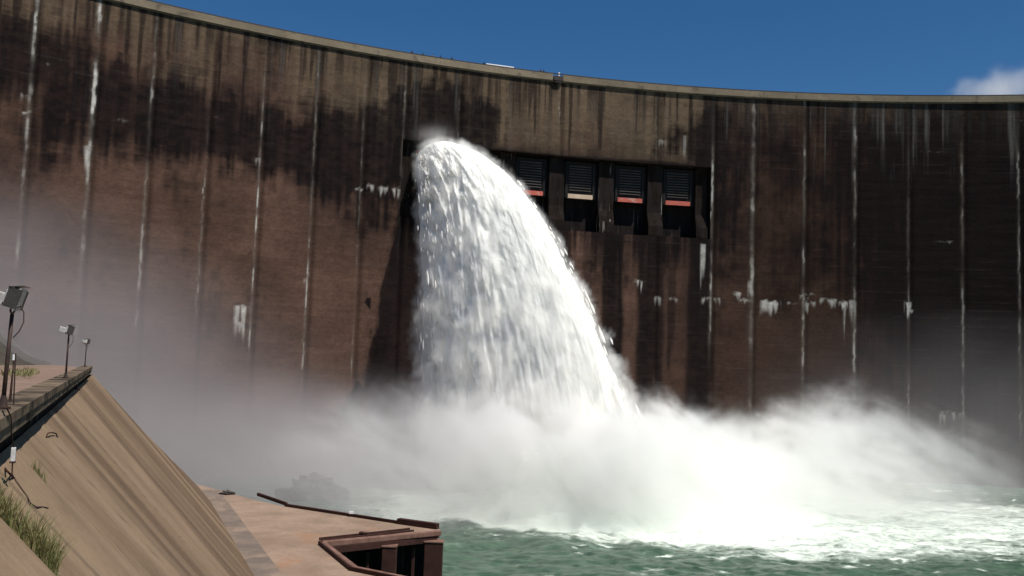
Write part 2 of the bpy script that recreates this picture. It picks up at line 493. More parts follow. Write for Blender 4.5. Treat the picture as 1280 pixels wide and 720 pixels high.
# efflorescence: hanging fringes  (px, py, half width px, drop px, strength)
for k, (px_, py_, hw, dp, am) in enumerate([
        (30, 118, 4, 38, .95), (32, 140, 6, 5, .9), (110, 183, 5, 45, .75), (303, 382, 9, 58, .85), (303, 402, 6, 20, .7), (463, 232, 4, 14, .8), (487, 234, 12, 16, .85), (449, 236, 5, 5, .6),
        (322, 198, 3, 26, .8), (382, 348, 3, 44, .8), (799, 350, 6, 18, .8), (822, 371, 4, 26, .6), (841, 372, 6, 12, .5), (879, 305, 3, 52, .75), (886, 265, 5, 18, .75),
        (886, 373, 8, 9, .7), (897, 374, 3, 18, .75), (921, 366, 5, 10, .7), (931, 374, 7, 8, .9), (938, 352, 3, 70, .7), (963, 376, 11, 26, .95), (968, 378, 6, 22, .8), (990, 378, 7, 3, .6),
        (1010, 368, 9, 5, .75), (1013, 378, 6, 18, .8), (1036, 374, 14, 16, .75), (1062, 376, 7, 80, .7), (1054, 378, 5, 14, .9), (1135, 378, 4, 22, .95), (1137, 388, 4, 4, .9),
        (1178, 302, 12, 3, .35), (745, 255, 5, 24, .6), (760, 280, 7, 8, .8), (704, 280, 4, 6, .6), (828, 175, 4, 14, .5), (856, 170, 2, 40, .4), (1005, 372, 5, 8, .6),
        (1190, 515, 14, 14, .45), (1178, 518, 4, 26, .4), (60, 80, 4, 3, .5), (150, 150, 12, 3, .2), (1165, 190, 15, 2, .3), (1280, 150, 12, 3, .3), (270, 148, 3, 3, .4)]):
    u0, z0 = wall_uz(px_, py_); u1, _ = wall_uz(px_ + hw, py_); _, z1 = wall_uz(px_, py_ + dp)
    hwm = abs(u1 - u0); L = z0 - z1
    near = (np.abs(uf - u0) < hwm * 1.4) & (zf < z0 + 1) & (zf > z0 - L * 1.5)
    if not near.any(): continue
    x = uf[near]; zz = zf[near]
    n1 = vn2(x / .45, x * 0 + k * 3.7, 101) * .7 + vn2(x / 1.1, x * 0 + k, 103) * .3
    ln = L * np.clip(n1 * 1.7 - .35, .05, 1.3)
    e = sm(1.35, .7, np.abs(x - u0) / hwm)
    d = z0 - zz + .3 * (vn2(x / .5, x * 0 + k, 105) - .5)
    wv = am * .85 * e * sm(-.25, .3, d + .7 * (vn2(x / .7, zz / .4, 109 + k) - .5)) * sm(.0, .35 + .45 * L, ln - d) * (.35 + .85 * fbm(x / .5, zz / 1.4, 107 + k, 3))
    wh[near] = np.maximum(wh[near], wv)
wh = np.clip(wh * (.75 + .4 * fine), 0, .96)
colr = colr * (1 - wh[:, None]) + WHT[None] * wh[:, None]

m, t, p, out = mat_new('dam_concrete')
at = t.node('ShaderNodeAttribute', attribute_name='stain')
co = t.node('ShaderNodeTexCoord').outputs['Object']
n1 = t.noise(t.mapping(co, (1, 1, 1.6)), 1.4, 5, .65)
n2 = t.noise(co, 5.0, 3, .6)
col = t.mix(t.ramp(n1, .25, .75, .0, .5), at.outputs['Color'], t.mix(1.0, at.outputs['Color'], (.45, .42, .4, 1), 'MULTIPLY'))
t.put(p.inputs['Base Color'], col)
p.inputs['Roughness'].default_value = .92
p.inputs['Specular IOR Level'].default_value = .02
b = t.node('ShaderNodeBump', {'Strength': .45, 'Distance': .12})
t.put(b.inputs['Height'], t.math('ADD', n1, t.math('MULTIPLY', n2, .5)))
t.l.new(b.outputs[0], p.inputs['Normal'])
M['dam'] = m

VWo = VW
dam_o = mk_np('arch_dam', VWo, q, M['dam'], smooth=True)
set_col(dam_o, 'stain', colr)
tag(dam_o, 'tall curved concrete arch dam streaked with dark and white stains', 'dam')

def mat_stained(name, c1, c2, wamt=.5):
    """concrete with vertical runs of black slime and white lime"""
    m, t, p, out = mat_new(name)
    co = t.node('ShaderNodeTexCoord').outputs['Object']
    n1 = t.noise(co, .7, 5, .65)
    col = t.mix(t.ramp(n1, .3, .7), c4(c1), c4(c2))
    vs = t.noise(t.mapping(co, (1.1, 1.1, .07)), 1.0, 4, .6)
    col = t.mix(t.ramp(vs, .60, .68, 0, wamt), col, (.42, .38, .34, 1))
    col = t.mix(t.ramp(t.noise(t.mapping(co, (.8, .8, .1), loc=(7, 3, 1)), 1.0, 4, .6), .45, .6), col, (.02, .016, .015, 1))
    t.put(p.inputs['Base Color'], col)
    p.inputs['Roughness'].default_value = .9
    p.inputs['Specular IOR Level'].default_value = .02
    b = t.node('ShaderNodeBump', {'Strength': .4, 'Distance': .08})
    t.put(b.inputs['Height'], t.noise(co, 2.0, 4, .6)); t.l.new(b.outputs[0], p.inputs['Normal'])
    return m
M['pier'] = mat_stained('pier_concrete', (.020, .014, .011), (.009, .007, .006), .5)
M['recess'] = mat_stained('recess_concrete', (.018, .014, .013), (.011, .009, .009), .2)  # near-black base carries the recess shade in its colour, besides wet stain
M['parapet'] = mat_noise('parapet_concrete', (.25, .205, .145), (.17, .14, .10), .08, .9, (.10, .082, .065), .4, .45, .3, .03, fine=1.2)

def arc_strip(prof, u0, u1, step, close=True):
    """sweep a (inset, z) profile along the dam arc"""
    us = np.linspace(u0, u1, max(2, int((u1 - u0) / step) + 1))
    V = []; n = len(prof)
    for u in us:
        for ins, z in prof: V.append(dam(u, z, ins))
    Fc = []
    for i in range(len(us) - 1):
        for k in range(n if close else n - 1):
            k2 = (k + 1) % n
            Fc.append((i * n + k, i * n + k2, (i + 1) * n + k2, (i + 1) * n + k))
    if close:
        Fc.append(tuple(range(n - 1, -1, -1))); Fc.append(tuple((len(us) - 1) * n + k for k in range(n)))
    return V, Fc

# recess box behind the wall face
DEP = 4.6
V, Fc = arc_strip([(0.02, RZ1), (DEP, RZ1), (DEP, RZ0), (0.02, RZ0)], RX0, RX1, 2.0, False)
n = len(V)
k = len(V) // 4
Fc += [(0, 1, 2, 3), ((k - 1) * 4 + 3, (k - 1) * 4 + 2, (k - 1) * 4 + 1, (k - 1) * 4)]
mk('spillway_recess', V, Fc, M['recess'], dam_o)

# crest slab, parapet, rail
u_notch, _ = wall_uz(697, 97)
pm = MB()
for (a, b_) in ((-300, u_notch - 1.3), (u_notch + 1.3, 152)):
    V, Fc = arc_strip([(-.55, K - 1.5), (-.55, K), (-.15, K), (-.15, K - 1.15), (-.02, K - 1.15), (-.02, K - 1.5)], a, b_, 3.0)
    pm.add(V, Fc)
pm.build('parapet', M['parapet'], dam_o)
V, Fc = arc_strip([(-.14, K - 1.75), (-.14, K - 1.2), (11, K - 1.2), (11, K - 1.75)], -300, 152, 3.0)
mk('crest_road', V, Fc, M['parapet'], dam_o)
V, Fc = arc_strip([(10, K - 1.195), (10, K), (10.5, K), (10.5, K - 1.195)], -300, 152, 4.0)
mk('upstream_parapet', V, Fc, M['parapet'], dam_o)
V, Fc = arc_strip([(11, K - 1.7), (11, -4), (16, -4), (16, K - 1.7)], -300, 152, 6.0)
mk('upstream_face', V, Fc, M['recess'], dam_o)
V, Fc = arc_strip([(-.145, K - 1.197), (-.145, K - .72), (1.3, K - .72), (1.3, K - 1.197)], -300, 152, 3.0)
mk('walkway', V, Fc, M['parapet'], dam_o)
rm = MB()
V, Fc = arc_strip([(-.46, K + .04), (-.46, K + .30), (-.30, K + .30), (-.30, K + .04)], -300, 152, 3.0)
rm.add(V, Fc)
for u in np.arange(-298, 150, 3.0):
    if abs(u - u_notch) > 1.4:
        rm.bar(dam(u, K, -.38), dam(u, K + .2, -.38), .06, .06)
rm.build('guard_rail', M['dark_steel'], dam_o)
nb = MB()
pu = dam(u_notch, K - 1.0, -.5)
Mr = Matrix((dam_t(u_notch), -dam_n(u_notch), Vector((0, 0, 1)))).transposed()
nb.box(pu, 2.2, .7, 1.1, Mr)
nb.box(pu + Vector((0, 0, -.75)), 1.5, .5, .5, Mr)
nb.build('drain_box', M['dark_steel'], dam_o)

# spillway piers and gates
pier_u = [(-103.9 - 96.7) / 2 + 2.6] + [(GATES[i] + GATES[i + 1]) / 2 for i in range(5)] + [-28.9]
pier_u[0] = -102.4
for i, u in enumerate(pier_u):
    pmb = MB()
    hw = 1.9 if 0 < i < 6 else 1.5
    pmb_V = []
    prof = [(DEP - .02, RZ1 - .02), (1.7, RZ1 - .02), (1.7, RZ0 + 6.0), (.5, RZ0 + 2.6), (.5, RZ0 + .02), (DEP - .02, RZ0 + .02)]
    for s in (-1, 1):
        for ins, z in prof: pmb_V.append(dam(u + s * hw, z, ins))
    nP = len(prof)
    Fp = [tuple(range(nP - 1, -1, -1)), tuple(range(nP, 2 * nP))]
    for a in range(nP): Fp.append((a, (a + 1) % nP, nP + (a + 1) % nP, nP + a))
    o = mk('gate_pier', pmb_V, Fp, M['pier'], dam_o)
    bv = o.modifiers.new('bevel', 'BEVEL'); bv.width = .12; bv.segments = 2

M['gate_leaf'] = mat_noise('gate_leaf_steel', (.008, .007, .007), (.014, .011, .01), .6, .6, (.06, .02, .015), .5, .4, .3, .02)
M['gate_rib'] = mat_noise('gate_rib_steel', (.10, .09, .08), (.06, .05, .042), .5, .6, (.09, .035, .025), .4, .42, .2, .02)
M['beam_red'] = mat_noise('gate_beam_red', (.55, .12, .085), (.38, .10, .075), .5, .6, (.5, .36, .28), .3, .42, .2, .02)
M['beam_cream'] = mat_noise('gate_beam_cream', (.62, .48, .36), (.5, .36, .25), .6, .6, (.4, .15, .1), .6, .36, .2, .02)
for i, u in enumerate(GATES):
    zb = 40.6 + CZ; zt = 49.8 + CZ
    if i == 0: zb = 47.5 + CZ
    dep = 2.7
    def fr(du_, z, ins): return dam(u + du_, z, ins)
    g = MB()
    g.add([fr(-4.28, zb, dep + .3), fr(4.28, zb, dep + .3), fr(4.28, zt, dep + .3), fr(-4.28, zt, dep + .3),
           fr(-4.28, zb, dep + .7), fr(4.28, zb, dep + .7), fr(4.28, zt, dep + .7), fr(-4.28, zt, dep + .7)],
          [(0, 1, 2, 3), (5, 4, 7, 6), (4, 0, 3, 7), (1, 5, 6, 2), (3, 2, 6, 7), (4, 5, 1, 0)])
    go = g.build('spillway_gate', M['gate_leaf'], dam_o)
    rb = MB()
    nr = 10 if i else 1
    for r_ in range(nr):
        z = zb + 2.1 + r_ * .66
        if z > zt - .2: break
        rb.bar(fr(-2.7, z, dep + .12), fr(2.7, z, dep + .12), .34, .17)
    rb.build('gate_rib', M['gate_rib'], go)
    for s in (-1, 1):
        fb = MB(); fb.bar(fr(s * 3.4, zb + .2, dep + .1), fr(s * 3.4, zt - .1, dep + .1), .5, .35)
        fb.build('gate_guide', M['gate_leaf'], go)
    bb = MB()
    bb.bar(fr(-3.1, zb + .55, dep - .12), fr(3.1, zb + .55, dep - .12), .5, 1.05)
    bb.build('bottom_beam', M['beam_cream'] if i in (3,) else M['beam_red'], go)

# ------------------------------------------------------------------ on the crest
tu, _ = wall_uz(630, 82)
def place_on_dam(o, u, inset, z):
    o.location = dam(u, z, inset)
    n_ = dam_n(u)
    o.rotation_euler = (0, 0, math.atan2(n_.y, n_.x) + PI / 2)
truck = empty('box_truck')
tag(truck, 'long white box truck parked on the crest road of the dam', 'truck')
b_ = MB(); b_.box((0, 0, 2.0), 7.0, 2.4, 2.0); b_.build('cargo_box', M['white'], truck, bevel=.06)
b_ = MB(); b_.box((-4.5, 0, 1.45), 1.7, 2.2, 1.9, None, .88); b_.build('cab', M['white'], truck, bevel=.1)
b_ = MB(); b_.box((-4.6, 0, 1.8), 1.76, 2.24, .6, None, .9); b_.build('windscreen', M['window'], truck)
b_ = MB(); b_.box((-.4, 0, .8), 8.4, 1.0, .3); b_.build('chassis', M['dark_steel'], truck)
for x in (-4.2, 1.2, 2.4):
    for s in (-1, 1):
        b_ = MB(); b_.tube([(x, s * 1.0 - .14, .48), (x, s * 1.0 + .14, .48)], .48, 18)
        b_.build('wheel', M['black'], truck, True)
place_on_dam(truck, tu, 4.4, K - 1.2)

def person_mesh(pose, seed):
    random.seed(seed)
    a = .10 if pose == 0 else .2
    J = {'pel': (0, 0, .93, .14), 'ch': (0, -.01, 1.32, .16), 'nk': (0, -.01, 1.47, .06), 'hd': (0, .02, 1.60, .095), 'tp': (0, .02, 1.71, .075)}
    E_ = [('pel', 'ch'), ('ch', 'nk'), ('nk', 'hd'), ('hd', 'tp')]
    for s, t_ in ((-1, 'l'), (1, 'r')):
        J['sh' + t_] = (s * .19, 0, 1.38, .065)
        if pose == 0:
            J['el' + t_] = (s * .25, .0, 1.12, .046); J['wr' + t_] = (s * .25, .08, .88, .034); J['ha' + t_] = (s * .25, .1, .8, .04)
        else:      # leaning with both forearms on the parapet
            J['el' + t_] = (s * .26, .14, 1.16, .046); J['wr' + t_] = (s * .16, .36, 1.20, .034); J['ha' + t_] = (s * .12, .43, 1.2, .04)
        J['hp' + t_] = (s * .10, 0, .88, .10); J['kn' + t_] = (s * .11, .02, .5, .065); J['an' + t_] = (s * .11, -.01, .09, .045); J['to' + t_] = (s * .12, .16, .04, .04)
        E_ += [('ch', 'sh' + t_), ('sh' + t_, 'el' + t_), ('el' + t_, 'wr' + t_), ('wr' + t_, 'ha' + t_), ('pel', 'hp' + t_), ('hp' + t_, 'kn' + t_), ('kn' + t_, 'an' + t_), ('an' + t_, 'to' + t_)]
    names = list(J)
    me = bpy.data.meshes.new('person')
    me.from_pydata([J[n_][:3] for n_ in names], [(names.index(a_), names.index(b2)) for a_, b2 in E_], [])
    return me, [J[n_][3] for n_ in names]

PROTO = {}
def person(px, py, pose, ci, label):
    u, _ = wall_uz(px, py)
    me, rad = person_mesh(pose, ci)
    me.materials.append(M['cloth%d' % ci])
    o = link(bpy.data.objects.new('person', me))
    sk = o.modifiers.new('skin', 'SKIN'); sk.use_smooth_shade = True
    for i_, r_ in enumerate(rad):
        me.skin_vertices[0].data[i_].radius = (r_, r_)
    me.skin_vertices[0].data[0].use_root = True
    ss = o.modifiers.new('sub', 'SUBSURF'); ss.levels = 1; ss.render_levels = 1
    h = MB(); h.box((0, -.01, 1.69), .19, .22, .14, None, .75)
    h.build('hair', M['black'], o, bevel=.04)
    o.location = dam(u, K - .715, .12 if pose == 0 else .28)
    n_ = dam_n(u)
    o.rotation_euler = (0, 0, math.atan2(n_.y, n_.x) - PI / 2)
    tag(o, label, 'person', 'people looking over the dam parapet')
    return o
person(515, 66, 0, 1, 'person standing farthest left of those looking over the parapet')
person(529, 69, 1, 3, 'person leaning on the parapet, second from the left of the row')
person(541, 71, 1, 4, 'person in pale clothes leaning on the parapet, third from the left')
person(551, 73, 1, 0, 'person in blue leaning on the parapet, fourth from the left')
person(565, 74, 0, 1, 'person standing at the right end of the row of five on the crest')
person(605, 79, 0, 0, 'person standing alone just left of the white truck on the crest')
person(676, 89, 0, 2, 'person in red standing right of the truck on the crest')
person(680, 90, 1, 0, 'person in dark clothes beside the one in red on the crest')

mp = empty('marker_post'); tag(mp, 'small white marker post in the gap of the crest parapet', 'post')
b_ = MB(); b_.box((0, 0, 1.0), .38, .3, 1.9); b_.build('post_body', M['white'], mp, bevel=.04)
b_ = MB(); b_.box((0, 0, .06), .7, .6, .12); b_.build('post_foot', M['dark_steel'], mp)
place_on_dam(mp, wall_uz(699, 94)[0], .15, K - 1.2)

# ------------------------------------------------------------------ terrace, kerb beam and slope (left bank)
E0 = Vector((-8.9, 16.3, 0)); EH = Vector((-.388, .922, 0)).normalized(); HN = Vector((EH.y, -EH.x, 0))
ZT = CZ - 1.3                    # top of the kerb beam
A_END = (69 - E0.y) / EH.y
def edge(a, h=0.0, z=0.0): return Vector((E0.x, E0.y, 0)) + EH * a + HN * h + Vector((0, 0, z))

# slope plane
PHI = math.radians(50)
WD = HN * math.cos(PHI) + Vector((0, 0, -math.sin(PHI)))
SP0 = edge(0, -.38, ZT - 1.02)
SN = EH.cross(WD).normalized()
if SN.z < 0: SN = -SN
def on_slope(px, py, off=0.0):
    r = ray(px, py)
    o = Vector((0, 0, CZ))
    t = (SP0 + SN * off - o).dot(SN) / r.dot(SN)
    return o + r * t
def slope_ab(P): d = P - SP0; return d.dot(EH), d.dot(WD)
def slope_pt(a, b, off=0.0): return SP0 + EH * a + WD * b + SN * off

sil = [slope_ab(on_slope(*q_)) for q_ in ((114, 468), (180, 541), (250, 611), (300, 671), (340, 721), (372, 765))]
sb = [s_[1] for s_ in sil]; sa = [s_[0] for s_ in sil]
def a_end(b): return np.interp(b, [-1] + sb + [40], [sa[0]] + sa + [sa[-1] + (sa[-1] - sa[-2]) / (sb[-1] - sb[-2]) * (40 - sb[-1])])

NA, NB = 420, 160
BT = 26.0
bb_ = np.linspace(0, BT, NB)
tt = np.linspace(0, 1, NA) ** 1.0
VS = np.zeros((NA, NB, 3))
aend = a_end(bb_)
Aa = -14 + (aend[None, :] + 14) * tt[:, None]
Bb = np.broadcast_to(bb_[None, :], Aa.shape)
# joint (dark line with the grass) in slope coordinates
j0 = slope_ab(on_slope(0, 652)); j1 = slope_ab(on_slope(66, 720))
def joint_a(b): return j0[0] + (j1[0] - j0[0]) * (b - j0[1]) / (j1[1] - j0[1])
skew = (j1[0] - j0[0]) / (j1[1] - j0[1])
S_ = Aa - skew * Bb              # across-the-runs coordinate
jS = j0[0] - skew * j0[1]
off = .07 * sm(.03, -.03, S_ - jS)                    # nearer panel stands a little proud
for ds, hgt in ((3.2, .03), (8.6, -.03), (14, .035), (20.5, -.03), (27, .03), (34, -.03), (41, .03), (47, .02)):
    off = off + hgt * sm(-.04, .04, S_ - jS - ds)
off = off + (fbm(S_ / 1.4, Bb / 9, 201, 3) - .5) * .08 + (fbm(S_ / .4, Bb / 5, 203, 2) - .5) * .012
for i_ in range(3):
    VS[:, :, i_] = SP0[i_] + EH[i_] * Aa + WD[i_] * Bb + SN[i_] * off
Vs = VS.reshape(-1, 3)
qs = grid_quads(NA, NB)
# end wall going back into the bank so that it is solid
base = len(Vs)
endV = VS[-1] + np.array([-HN.x * 16 - EH.x * 2, -HN.y * 16 - EH.y * 2, 0.0])[None]
Vs = np.concatenate([Vs, endV])
li = (NA - 1) * NB + np.arange(NB - 1)
qe = np.stack([li, base + np.arange(NB - 1), base + np.arange(NB - 1) + 1, li + 1], -1)
qs = np.concatenate([qs, qe])

runs = fbm(S_ / 1.1, Bb / 16, 211, 3).ravel()
runs2 = fbm(S_ / 5.0, Bb / 40, 213, 2).ravel()
runs3 = fbm(S_ / .16, Bb / 6, 217, 3).ravel()
blot = fbm(S_ / 2, Bb / 2, 219, 5).ravel()
c0 = np.array([.215, .150, .097]); c1 = np.array([.122, .080, .050]); c2 = np.array([.070, .048, .034]); c3 = np.array([.30, .22, .155])
Sflat = (S_ - jS).ravel(); Bflat = Bb.ravel()
dkb = sm(.32, .72, runs2 + .12 * (blot - .5) + .22 * sm(2, 14, Sflat) - .12 + .25 * (runs - .5))
cs = c0[None] * (1 - dkb[:, None]) + c1[None] * dkb[:, None]
r2 = sm(.50, .88, runs) * .28
cs = cs * (1 - r2[:, None]) + c2[None] * r2[:, None]
r3 = sm(.55, .80, runs3 + .25 * (.5 - runs)) * .22
cs = cs * (1 - r3[:, None]) + c3[None] * r3[:, None]
cs *= (.8 + .4 * blot)[:, None]
for ds in (0.0, 3.2, 8.6, 14, 20.5, 27, 34, 41):
    ln = np.exp(-((Sflat - ds) / (.035 if ds else .05)) ** 2) * (.9 if ds == 0 else .55)
    cs = cs * (1 - ln[:, None]) + np.array([.03, .022, .018])[None] * ln[:, None]
cs = np.concatenate([cs, np.tile(np.array([[.10, .08, .07]]), (NB, 1))])

m, t, p, out = mat_new('slope_concrete')
at = t.node('ShaderNodeAttribute', attribute_name='stain')
co = t.node('ShaderNodeTexCoord').outputs['Object']
n1 = t.noise(co, 3.0, 6, .7)
n2 = t.noise(co, 22.0, 4, .6)
col = t.mix(t.ramp(n1, .3, .75, 0, .35), at.outputs['Color'], t.mix(1.0, at.outputs['Color'], (.5, .46, .42, 1), 'MULTIPLY'))
col = t.mix(t.ramp(n2, .58, .72, 0, .35), col, (.08, .06, .045, 1))
t.put(p.inputs['Base Color'], col)
p.inputs['Roughness'].default_value = .93
p.inputs['Specular IOR Level'].default_value = .15
b = t.node('ShaderNodeBump', {'Strength': .5, 'Distance': .02})
t.put(b.inputs['Height'], t.math('ADD', n1, n2)); t.l.new(b.outputs[0], p.inputs['Normal'])
M['slope'] = m
slope_o = mk_np('concrete_slope', Vs, qs, M['slope'], smooth=True)
set_col(slope_o, 'stain', cs)
tag(slope_o, 'steep tan concrete slope with dark water runs below the terrace kerb', 'concrete slope')

# kerb beam with recess below
beam = empty('kerb_beam', edge(0, 0, ZT)); tag(beam, 'weathered concrete kerb beam along the terrace edge above the slope', 'kerb')
def eL(a, h, z): return EH * a + HN * h + Vector((0, 0, z))
def strip_prof(prof, a0, a1, n_, jitter=0):
    V = []; Fc = []; k_ = len(prof)
    for i_ in range(n_):
        a = a0 + (a1 - a0) * i_ / (n_ - 1)
        for h, z in prof:
            jj = (random.random() - .5) * jitter
            V.append(eL(a, h + jj, z + jj))
    for i_ in range(n_ - 1):
        for c_ in range(k_):
            d_ = (c_ + 1) % k_
            Fc.append((i_ * k_ + c_, (i_ + 1) * k_ + c_, (i_ + 1) * k_ + d_, i_ * k_ + d_))
    Fc.append(tuple(range(k_))); Fc.append(tuple((n_ - 1) * k_ + c_ for c_ in range(k_ - 1, -1, -1)))
    return V, Fc
V, Fc = strip_prof([(-.75, -.45), (-.75, 0), (0, 0), (0, -.22), (-.05, -.25), (-.05, -.48)], -14, A_END, 120, .025)
mk('beam_body', V, Fc, M['beam'], beam)
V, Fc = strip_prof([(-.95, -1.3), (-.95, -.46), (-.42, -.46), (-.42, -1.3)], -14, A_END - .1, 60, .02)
mk('beam_footing', V, Fc, M['recess'], beam)  # near-black colour paints in the shadow gap below the overhang
for a in (-1.6, 6.5, 14.5, 23, 32, 41, 50):
    x_ = MB(); x_.bar(eL(a, .006, -.24), eL(a + .03, .006, -.24), .03, .46); x_.build('expansion_joint', M['black'], beam)

# terrace ground sheet
gx = np.linspace(-75, 0, 150); gl = np.linspace(-14, A_END + .5, 160)
G, L_ = np.meshgrid(gx, gl, indexing='ij')
hh = -.62 - (1 - (-G / 75)) * 0 + np.minimum(0, G * 0)
hgt = -.07 + (fbm(G / 3, L_ / 3, 301, 4) - .5) * .35 * sm(0, -3, G) + sm(-6, -40, G) * 1.2
hoff = np.where(G > -.74, -.74, G)
VT = np.stack([E0.x + EH.x * L_ + HN.x * hoff, E0.y + EH.y * L_ + HN.y * hoff, ZT + hgt], -1).reshape(-1, 3)
ter = mk_np('terrace', VT, grid_quads(150, 160), M['terrace'])
tag(ter, kind='structure')
# lookout under the photographer
lk = MB(); lk.prism([(-4, -4), (2, -4), (2, .4), (-4, .4)], ZT - .5, ZT - .3)
tag(lk.build('path', M['beam']), kind='structure')

# hillside behind the terrace, running into the dam
hx = np.linspace(-190, -20, 170); hy = np.linspace(66, 190, 130)
HX, HY = np.meshgrid(hx, hy, indexing='ij')
bnd = -.505 * HY + 5 * (fbm(HX / 11, HY / 11, 311, 4) - .5)
ridge = sm(0, -34, HX - bnd)
hz = -3 + 26 * sm(7, 0, HX - bnd) + ridge * 26 + (fbm(HX / 7, HY / 7, 313, 5) - .5) * 7 * sm(2, -8, HX - bnd)
hz = np.where(HY < 70, np.minimum(hz, ZT - .4), hz)
hill = mk_np('hillside', np.stack([HX, HY, hz], -1).reshape(-1, 3), grid_quads(170, 130), M['rock'])
tag(hill, kind='structure')

# valley ground far and wide (under the water sheet)
gr = MB(); gr.add([(-9000, -9000, -5), (9000, -9000, -5), (9000, 9000, -5), (-9000, 9000, -5)], [(0, 1, 2, 3)])
tag(gr.build('ground', M['ground']), kind='structure')

# ------------------------------------------------------------------ floodlights
def floodlight(px, py, top, aim, label, lean=0.0, first=None):
    base = on_z(px, py, ZT)
    if first is None:
        root = empty('floodlight', base)
        b_ = MB(); b_.tube([(0, 0, .02), (0, 0, 1.0), (0, 0, 2.0)], .048, 10, .04); b_.build('pole', M['pole'], root, True)
        b_ = MB(); b_.tube([(0, 0, 0), (0, 0, .05)], .16, 12); b_.tube([(0, 0, .05), (0, 0, .28)], .1, 10, .05)
        b_.build('base_plate', M['pole'], root)
        yk = MB()
        yk.tube([(0, -.15, 2.30), (0, -.17, 2.16), (0, -.15, 2.05), (0, 0, 2.0), (0, .15, 2.05), (0, .17, 2.16), (0, .15, 2.30)], .022, 8)
        yk.build('yoke', M['pole'], root, True)
        hd = MB()
        Rm = Matrix.Rotation(math.radians(14), 3, 'Y')
        hd.box(Vector((-.30, 0, 2.34)), .30, .26, .26, Rm)
        # flaring reflector
        V = []
        for x_, s_ in ((-.16, .14), (.14, .25)):
            for a_, c_ in ((-1, -1), (1, -1), (1, 1), (-1, 1)):
                V.append(Rm @ Vector((x_, a_ * s_ * 1.05, c_ * s_)) + Vector((0, 0, 2.34)))
        hd.add(V, [(0, 3, 2, 1), (0, 1, 5, 4), (1, 2, 6, 5), (2, 3, 7, 6), (3, 0, 4, 7), (4, 5, 6, 7)])
        ho = hd.build('lamp_head', M['alu'], root, bevel=.015)
        g = MB(); g.box(Rm @ Vector((.152, 0, 0)) + Vector((0, 0, 2.34)), .02, .47, .44, Rm)
        g.build('lamp_glass', M['glass_dark'], ho)
        hs = MB(); hs.box(Rm @ Vector((.03, 0, .255)) + Vector((0, 0, 2.34)), .30, .54, .02, Matrix.Rotation(math.radians(14 - 20), 3, 'Y'))
        for s_ in (-1, 1): hs.box(Rm @ Vector((.04, s_ * .25, 0)) + Vector((0, 0, 2.34)), .28, .015, .42, Rm)
        hs.build('visor', M['glass_dark'], ho)
        cb = MB(); cb.tube([(.12, .1, 2.2), (.2, .1, 2.05), (.22, .08, 1.85), (.16, .05, 1.65), (.06, .02, 1.5)], .012, 6)
        cb.build('lamp_cable', M['cable'], root, True)
    else:
        root = copy_tree(first); root.location = base
    s = top / 2.34 * .9
    root.scale = (s, s, s)
    root.rotation_euler = (0, lean, aim)
    tag(root, label, 'floodlight', 'floodlights along the terrace kerb')
    return root
fl1 = floodlight(3, 511, 2.55, math.radians(15), 'nearest and tallest floodlight on a dark pole with a loop of cable', math.radians(1.2))
fl2 = floodlight(82, 473, 2.3, math.radians(32), 'floodlight on a thin pole, middle one of the three along the kerb', 0.0, fl1)
fl3 = floodlight(106, 458.5, 2.0, math.radians(60), 'smallest and farthest floodlight, at the end of the kerb in the mist', 0.0, fl1)

# short steel stakes on the kerb
for i_, (x0, y0, x1, y1, top) in enumerate([(13.5, 503, 17.5, 443, 'w'), (17, 506, 19.5, 442, 'd'), (11.5, 502, 16, 462, 'd')]):
    p0 = on_z(x0, y0, ZT + (0 if i_ == 1 else -.02))
    d = p0.y
    r = ray(x1, y1); p1 = Vector((0, 0, CZ)) + r * (d / r.y)
    st = empty('steel_stake', p0)
    b_ = MB(); b_.tube([(0, 0, 0), p1 - p0], .018, 6); b_.build('rod', M['pole'], st)
    if top == 'w':
        q1 = (p1 - p0); b_ = MB(); b_.tube([q1 * .88, q1 * 1.0], .035, 8); b_.build('cap', M['white'], st)
    tag(st, ['thin steel stake with a white cap standing on the kerb', 'plain dark steel stake right of the white capped one', 'shortest leaning steel stake beside the white capped one'][i_], 'stake', 'steel stakes by the nearest floodlight')

# ------------------------------------------------------------------ junction box, cables, hooks
def beam_face(px, py, h=.03):
    r = ray(px, py); o = Vector((0, 0, CZ)); t_ = (edge(0, h, 0) - o).dot(HN) / r.dot(HN)
    return o + r * t_
jb = beam_face(16.5, 568, .06)
jbo = empty('junction_box', jb); tag(jbo, 'small pale grey junction box hanging under the kerb by its cable', 'junction box')
Mj = Matrix((EH, HN, Vector((0, 0, 1)))).transposed()
b_ = MB(); b_.box((0, 0, 0), .13, .08, .27, Mj); b_.build('case', M['box'], jbo, bevel=.01)
b_ = MB(); b_.box(Vector((0, 0, -.15)), .15, .1, .03, Mj); b_.build('case_rim', M['rust'], jbo)
b_ = MB()
pts = [on_z(3.5, 511, ZT + .03), beam_face(9, 511, .01), beam_face(14, 522, .02), beam_face(14.5, 545, .02), jb + Vector((0, 0, .13))]
b_.tube(pts, .014, 6)
pts2 = [jb + Vector((0, 0, -.14))] + [on_slope(x_, y_, .05) for x_, y_ in ((15, 592), (20, 601), (28, 612), (34, 620), (38, 629), (46, 634), (54, 633.5), (60, 635))]
b_.tube(pts2, .014, 6)
cb = b_.build('cable', M['cable'], None, True)
tag(cb, 'thin brown cable running from the floodlight foot down onto the slope', 'cable')
